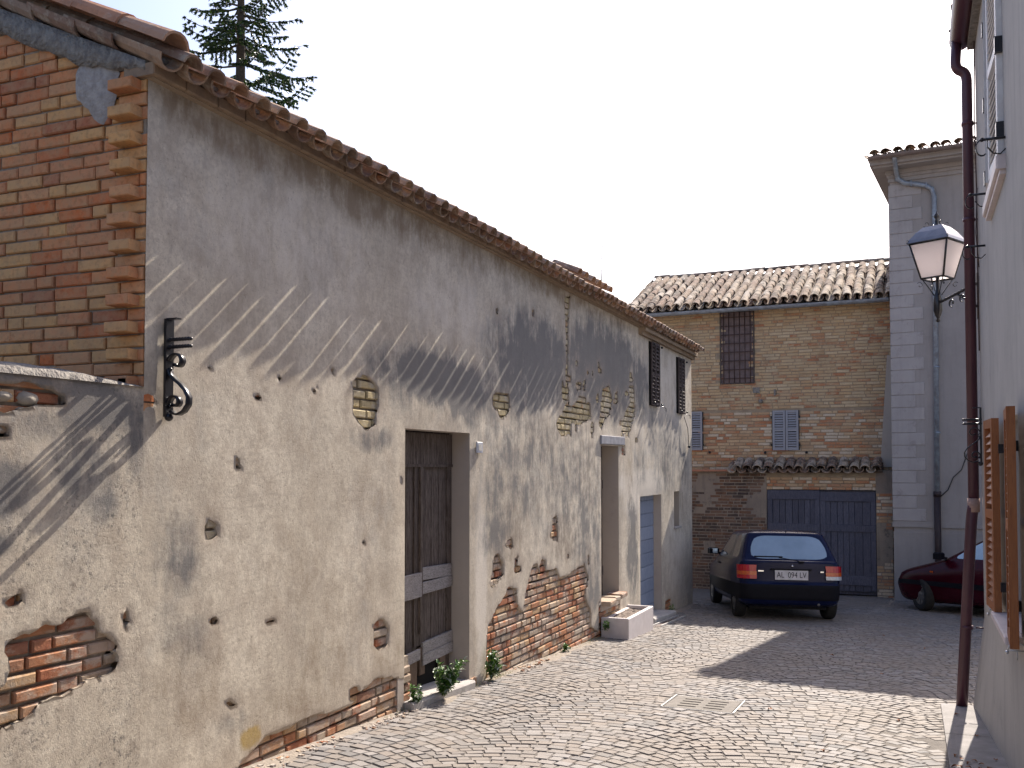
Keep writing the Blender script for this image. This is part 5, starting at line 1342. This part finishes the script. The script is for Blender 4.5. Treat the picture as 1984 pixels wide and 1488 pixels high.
# --- dark blue hatchback
car = empty('hatchback_car', (0, 0, 0), 'dark navy hatchback parked in shade with rear and white number plate facing us', 'car', 'parked cars')
place_car(car, -2.40, 17.22, -.33, .944)
SF = [0, .10, .22, .335, .45, .56, .655, .66+.02, .80, .90, 1.0]
LV = [
 dict(zf=.18, zr=.21, xf=1.70, xr=-1.70, w=.68, rf=.2, rr=.15),
 dict(zf=.22, zr=.25, xf=1.84, xr=-1.86, w=.775, rf=.28, rr=.20),
 dict(zf=.32, zr=.33, xf=1.88, xr=-1.89, w=.795, rf=.30, rr=.21),
 dict(zf=.335, zr=.345, xf=1.90, xr=-1.905, w=.805, rf=.30, rr=.21),
 dict(zf=.52, zr=.575, xf=1.90, xr=-1.905, w=.81, rf=.30, rr=.20),
 dict(zf=.54, zr=.59, xf=1.865, xr=-1.86, w=.805, rf=.28, rr=.16),
 dict(zf=.64, zr=.70, xf=1.83, xr=-1.845, w=.815, rf=.26, rr=.14),
 dict(zf=.70, zr=.86, xf=1.72, xr=-1.835, w=.805, rf=.26, rr=.12, crown=.015),
 dict(zf=.76, zr=.915, xf=1.45, xr=-1.822, w=.785, rf=.24, rr=.10, crown=.02),
 dict(zf=.93, zr=.935, xf=.88, xr=-1.79, w=.765, rf=.16, rr=.08, bf=.12),
 dict(zf=.95, zr=.955, xf=.82, xr=-1.775, w=.755, rf=.15, rr=.08, bf=.12),
 dict(zf=1.31, zr=1.325, xf=.20, xr=-1.50, w=.64, rf=.13, rr=.09, bf=.10),
 dict(zf=1.35, zr=1.368, xf=.10, xr=-1.485, w=.61, rf=.13, rr=.10, bf=.08),
 dict(zf=1.375, zr=1.39, xf=-.05, xr=-1.36, w=.53, rf=.12, rr=.10, crown=.02),
 dict(zf=1.39, zr=1.40, xf=-.28, xr=-1.1, w=.25, rf=.1, rr=.08, crown=.015),
]
# half-ring faces: 0,1 front ; 2,3,4 front corner ; 5..14 side (10 segs) ; 15,16,17 rear corner ; 18,19 rear
def mf(i, j):
    if i in (2, 3): return 2                      # bumper and rub strip
    if i == 10:
        if j <= 1: return 1
        if 18 <= j <= 19: return 1
        if 6 <= j <= 10 and j != 10: return 1
        if 11 <= j <= 13: return 1
    return 0
parts = carhull(LV, SF, mf, 'body', [(1.15, .72), (1.15, -.72), (-1.27, .72), (-1.27, -.72)], .285, car, 'blue_paint')
for (x_, y_) in ((1.15, .71), (1.15, -.71), (-1.27, .71), (-1.27, -.71)): wheel(car, x_, y_, .285)
body = parts['body'][0]
def text(s, size, loc, rot, mat, parent, name, sx=1, ext=.001):
    cu = bpy.data.curves.new(name, 'FONT'); cu.body = s; cu.size = size; cu.align_x = 'CENTER'; cu.align_y = 'CENTER'; cu.extrude = ext
    o = bpy.data.objects.new(name, cu); COL.objects.link(o)
    me = bpy.data.meshes.new_from_object(o.evaluated_get(bpy.context.evaluated_depsgraph_get())); bpy.data.objects.remove(o)
    me.materials.clear(); me.materials.append(M[mat])
    o = bpy.data.objects.new(name, me); COL.objects.link(o); o.parent = parent
    o.location = loc; o.rotation_euler = rot; o.scale = (sx, 1, 1); return o
# plate (rear faces -x): text x axis -> -y, up z
mb = MB(); mb.box(-1.882, -1.872, -.255, .255, .645, .79); np_ = mb.build('number_plate', 'plate', car, local=True)
text('AL  094 LV', .125, (-1.884, 0, .717), (R(90), 0, R(-90)), 'plate_ink', np_, 'plate_text', .80)
mb = MB(); mb.box(-1.874, -1.84, -.31, .31, .79, .815); mb.build('plate_light_bar', 'black_plastic', car, local=True)
for (y_, s_) in ((.47, .085), (-.47, .05)): mb = MB(); mb.box(-1.872, -1.85, y_-s_/2, y_+s_/2, .765, .785); mb.build('badge', 'chrome', car, local=True)
mb = MB(); mb.sphere((-1.845, -.02, .855), .020); mb.build('lock', 'chrome', car, local=True)
for s_ in (-1, 1):
    mb = MB()
    for (z0_, z1_, mi_) in ((.768, .865, 0), (.708, .766, 1), (.652, .706, 2 if s_ < 0 else 0)):
        for k in range(5):
            a0, a1 = k/5*78, (k+1)/5*78
            def pp(a, z): rr_ = .175; return (-1.855-.004+(rr_-rr_*math.cos(R(a)))*1.15+(z-.65)*.16-.012, s_*(.655+rr_*math.sin(R(a))-.012), z)
            mb.add([pp(a0, z0_), pp(a1, z0_), pp(a1, z1_), pp(a0, z1_)], [(0, 1, 2, 3)], mi_)
            if k == 0: mb.add([pp(0, z0_), pp(0, z1_), (pp(0, z1_)[0], s_*.53, z1_), (pp(0, z0_)[0], s_*(.53+(z1_-z0_)*.1), z0_)], [(0, 1, 2, 3)], mi_)
    mb.build('tail_light', ['lens_red', 'lens_amber', 'lens_white'], car, local=True)
mb = MB(); mb.tube([(-1.845, -.16, .915), (-1.835, -.10, .94), (-1.80, .18, .985)], .008, 6); mb.box(-1.80, -1.775, .12, .56, .985, 1.005); mb.box(-1.855, -1.82, -.20, -.13, .905, .935); mb.build('rear_wiper', 'black_plastic', car, local=True)
mb = MB(); mb.obox((.62, .84, .99), (.05, .015, 0), (-.02, .085, 0), (0, 0, .055), 0, .02); mb.box(.60, .66, .70, .78, .93, .97); mr = mb.build('wing_mirror', 'black_plastic', car, local=True)
mb = MB(); mb.obox((.565, .845, .99), (.003, .0, 0), (0, .07, 0), (0, 0, .042)); mb.build('mirror_glass', 'chrome', mr, local=True)
mb = MB(); mb.obox((.62, -.84, .99), (.05, -.015, 0), (.02, .085, 0), (0, 0, .055), 0, .02); mb.build('wing_mirror', 'black_plastic', car, local=True)
mb = MB(); mb.tube([(-1.5, -.42, .27), (-1.86, -.42, .27)], .022, 10); mb.build('exhaust', 'rim', car, local=True)
mb = MB(); mb.box(-1.6, 1.6, -.6, .6, .17, .30); mb.build('underbody', 'tyre', car, local=True)
mb = MB(); mb.box(.12, .24, .802, .822, .79, .82); mb.build('door_handle', 'black_plastic', car, local=True)
mb = MB(); mb.sphere((-1.49, 0, 1.385), .012); mb.build('washer_jet', 'black_plastic', car, local=True)

# --- dark red car
rc = empty('red_car', (0, 0, 0), 'dark red car half hidden behind the maroon drainpipe, nose to the left', 'car', 'parked cars')
h = Vector((-.75, .661))
LR = [
 dict(zf=.15, zr=.2, xf=1.72, xr=-1.75, w=.70, rf=.3, rr=.2),
 dict(zf=.19, zr=.24, xf=1.86, xr=-1.88, w=.79, rf=.38, rr=.22),
 dict(zf=.42, zr=.42, xf=1.93, xr=-1.92, w=.82, rf=.42, rr=.24),
 dict(zf=.46, zr=.46, xf=1.935, xr=-1.92, w=.825, rf=.42, rr=.24),
 dict(zf=.54, zr=.56, xf=1.90, xr=-1.90, w=.825, rf=.40, rr=.22),
 dict(zf=.64, zr=.72, xf=1.84, xr=-1.87, w=.825, rf=.40, rr=.2),
 dict(zf=.70, zr=.86, xf=1.72, xr=-1.84, w=.81, rf=.36, rr=.18, crown=.02),
 dict(zf=.77, zr=.93, xf=1.45, xr=-1.80, w=.78, rf=.30, rr=.16, crown=.03),
 dict(zf=.92, zr=.96, xf=.90, xr=-1.72, w=.74, rf=.2, rr=.12, bf=.12),
 dict(zf=.95, zr=.99, xf=.82, xr=-1.68, w=.72, rf=.18, rr=.12, bf=.12),
 dict(zf=1.32, zr=1.32, xf=.12, xr=-1.40, w=.58, rf=.14, rr=.12, bf=.1),
 dict(zf=1.37, zr=1.37, xf=.0, xr=-1.33, w=.53, rf=.14, rr=.12, bf=.08),
 dict(zf=1.395, zr=1.39, xf=-.15, xr=-1.2, w=.42, rf=.12, rr=.1, crown=.015),
 dict(zf=1.405, zr=1.40, xf=-.35, xr=-1.0, w=.22, rf=.1, rr=.08, crown=.01),
]
def mr_(i, j):
    if i == 3: return 2
    if i == 4 and j in (1, 2, 3): return 5
    if i == 9 and (j <= 1 or 18 <= j <= 19 or 5 <= j <= 9 or 11 <= j <= 13): return 1
    return 0
parts = carhull(LR, SF, mr_, 'body', [(1.15, .73), (1.15, -.73), (-1.35, .73), (-1.35, -.73)], .29, rc, 'red_paint')
wheel(rc, 1.15, .72, .29, R(-22)); wheel(rc, 1.15, -.72, .29, R(-22)); wheel(rc, -1.35, .72, .29); wheel(rc, -1.35, -.72, .29)
# local left front wheel at world (.10,18.75)
l_ = Vector((-h.y, h.x))
place_car(rc, .13-h.x*1.15-l_.x*.72, 18.75-h.y*1.15-l_.y*.72, h.x, h.y)
mb = MB(); mb.obox((.68, .87, 1.0), (.06, .01, 0), (-.02, .09, 0), (0, 0, .06), 0, .02); mb.box(.64, .72, .70, .80, .94, .98); mb.build('wing_mirror', 'black_plastic', rc, local=True)
mb = MB(); mb.box(.86, .92, .812, .825, .70, .725); mb.build('side_repeater', 'lens_amber', rc, local=True)
mb = MB(); mb.box(-1.6, 1.6, -.6, .6, .17, .30); mb.build('underbody', 'tyre', rc, local=True)
mb = MB(); mb.box(-.9, .75, .822, .840, .46, .52); mb.build('rub_strip', 'black_plastic', rc, local=True)

# ------------------------------------------------------------------ conifer behind the farmhouse
M['needle'] = leafmat('conifer_needles', (.030, .060, .028), (.045, .085, .035))
M['bark'] = simple('bark', (.11, .085, .065), (.06, .05, .04), .95, 20, .6)
tc = Vector((-9.3, 11.5, gz(12))); cf = empty('conifer_tree', tc, 'dark sparse conifer rising behind the near end of the farmhouse roof', 'tree')
rr = random.Random(19); tb = MB(); nb = MB(); ztop = 10.4
tb.tube([tc, tc+Vector((.02, 0, 5)), tc+Vector((0, .03, 9)), Vector((tc.x, tc.y, ztop))], [.17, .12, .06, .012], 10)
def needles(p, d, l):
    for k in range(8):
        q = d+Vector((rr.uniform(-.8, .8), rr.uniform(-.8, .8), rr.uniform(-.7, .5))); q.normalize()
        s = q.cross(Vector((rr.uniform(-1, 1), rr.uniform(-1, 1), rr.uniform(-1, 1)))).normalized()*.017
        nb.add([p-s, p+s, p+q*l*rr.uniform(.7, 1.2)], [(0, 1, 2)])
z = 5.6
while z < ztop-.15:
    f = (ztop-z)/(ztop-4.5); nbr = rr.choice([4, 5, 6]); a0 = rr.uniform(0, 6.28)
    for b in range(nbr):
        a = a0+b*2*math.pi/nbr+rr.uniform(-.3, .3); L = (.30+1.85*f)*rr.uniform(.65, 1.12); d = Vector((math.cos(a), math.sin(a), 0)); p0 = Vector((tc.x, tc.y, z+rr.uniform(-.08, .08)))
        P = [p0+d*(L*t)+Vector((0, 0, -.30*L*t+.30*L*t**2.5)) for t in (0, .25, .5, .75, 1)]
        tb.tube(P, [.016+.012*f, .014, .010, .007, .003], 5)
        n = int(L*13)
        for k in range(n):
            t = (k+1)/n
            if t < .2: continue
            i = min(3, int(t*4)); pp = P[i].lerp(P[i+1], t*4-i)
            for sgn in (-1, 1):
                if rr.random() < .22: continue
                sd_ = Vector((-d.y, d.x, 0))*sgn; l2 = L*.36*(1.12-t)*rr.uniform(.4, 1.2)+.05; dd_ = (sd_*.8+d*.55+Vector((0, 0, -.32))).normalized()
                m = max(2, int(l2/.04)); e_ = pp+dd_*l2; tb.tube([pp, e_], [.004, .0015], 3)
                for q in range(m): needles(pp.lerp(e_, (q+.5)/m), dd_, .065)
    z += rr.uniform(.26, .42)
tb.build('trunk', 'bark', cf); nb.build('crown', 'needle', cf)
# hint of a distant bare treetop
tc = Vector((-6.6, 21.0, gz(21))); bt = empty('bare_tree', tc, 'thin nearly bare treetop twigs just above the far end of the farmhouse roof', 'tree')
tb = MB(); tb.tube([tc, tc+Vector((.05, 0, 5)), tc+Vector((.0, 0, 7.4)), tc+Vector((.05, 0, 8.0))], [.05, .03, .008, .004], 6); lf = MB()
for k in range(9):
    p = tc+Vector((.02, 0, 6.8+k*.14)); e_ = p+Vector((rr.uniform(-.35, .35), rr.uniform(-.2, .2), rr.uniform(.1, .35))); tb.tube([p, e_], [.004, .002], 4); leaf(lf, e_, Vector((rr.uniform(-1, 1), 0, rr.uniform(-1, 1))), .07, .025)
tb.build('trunk', 'bark', bt); lf.build('crown', 'leaf', bt)
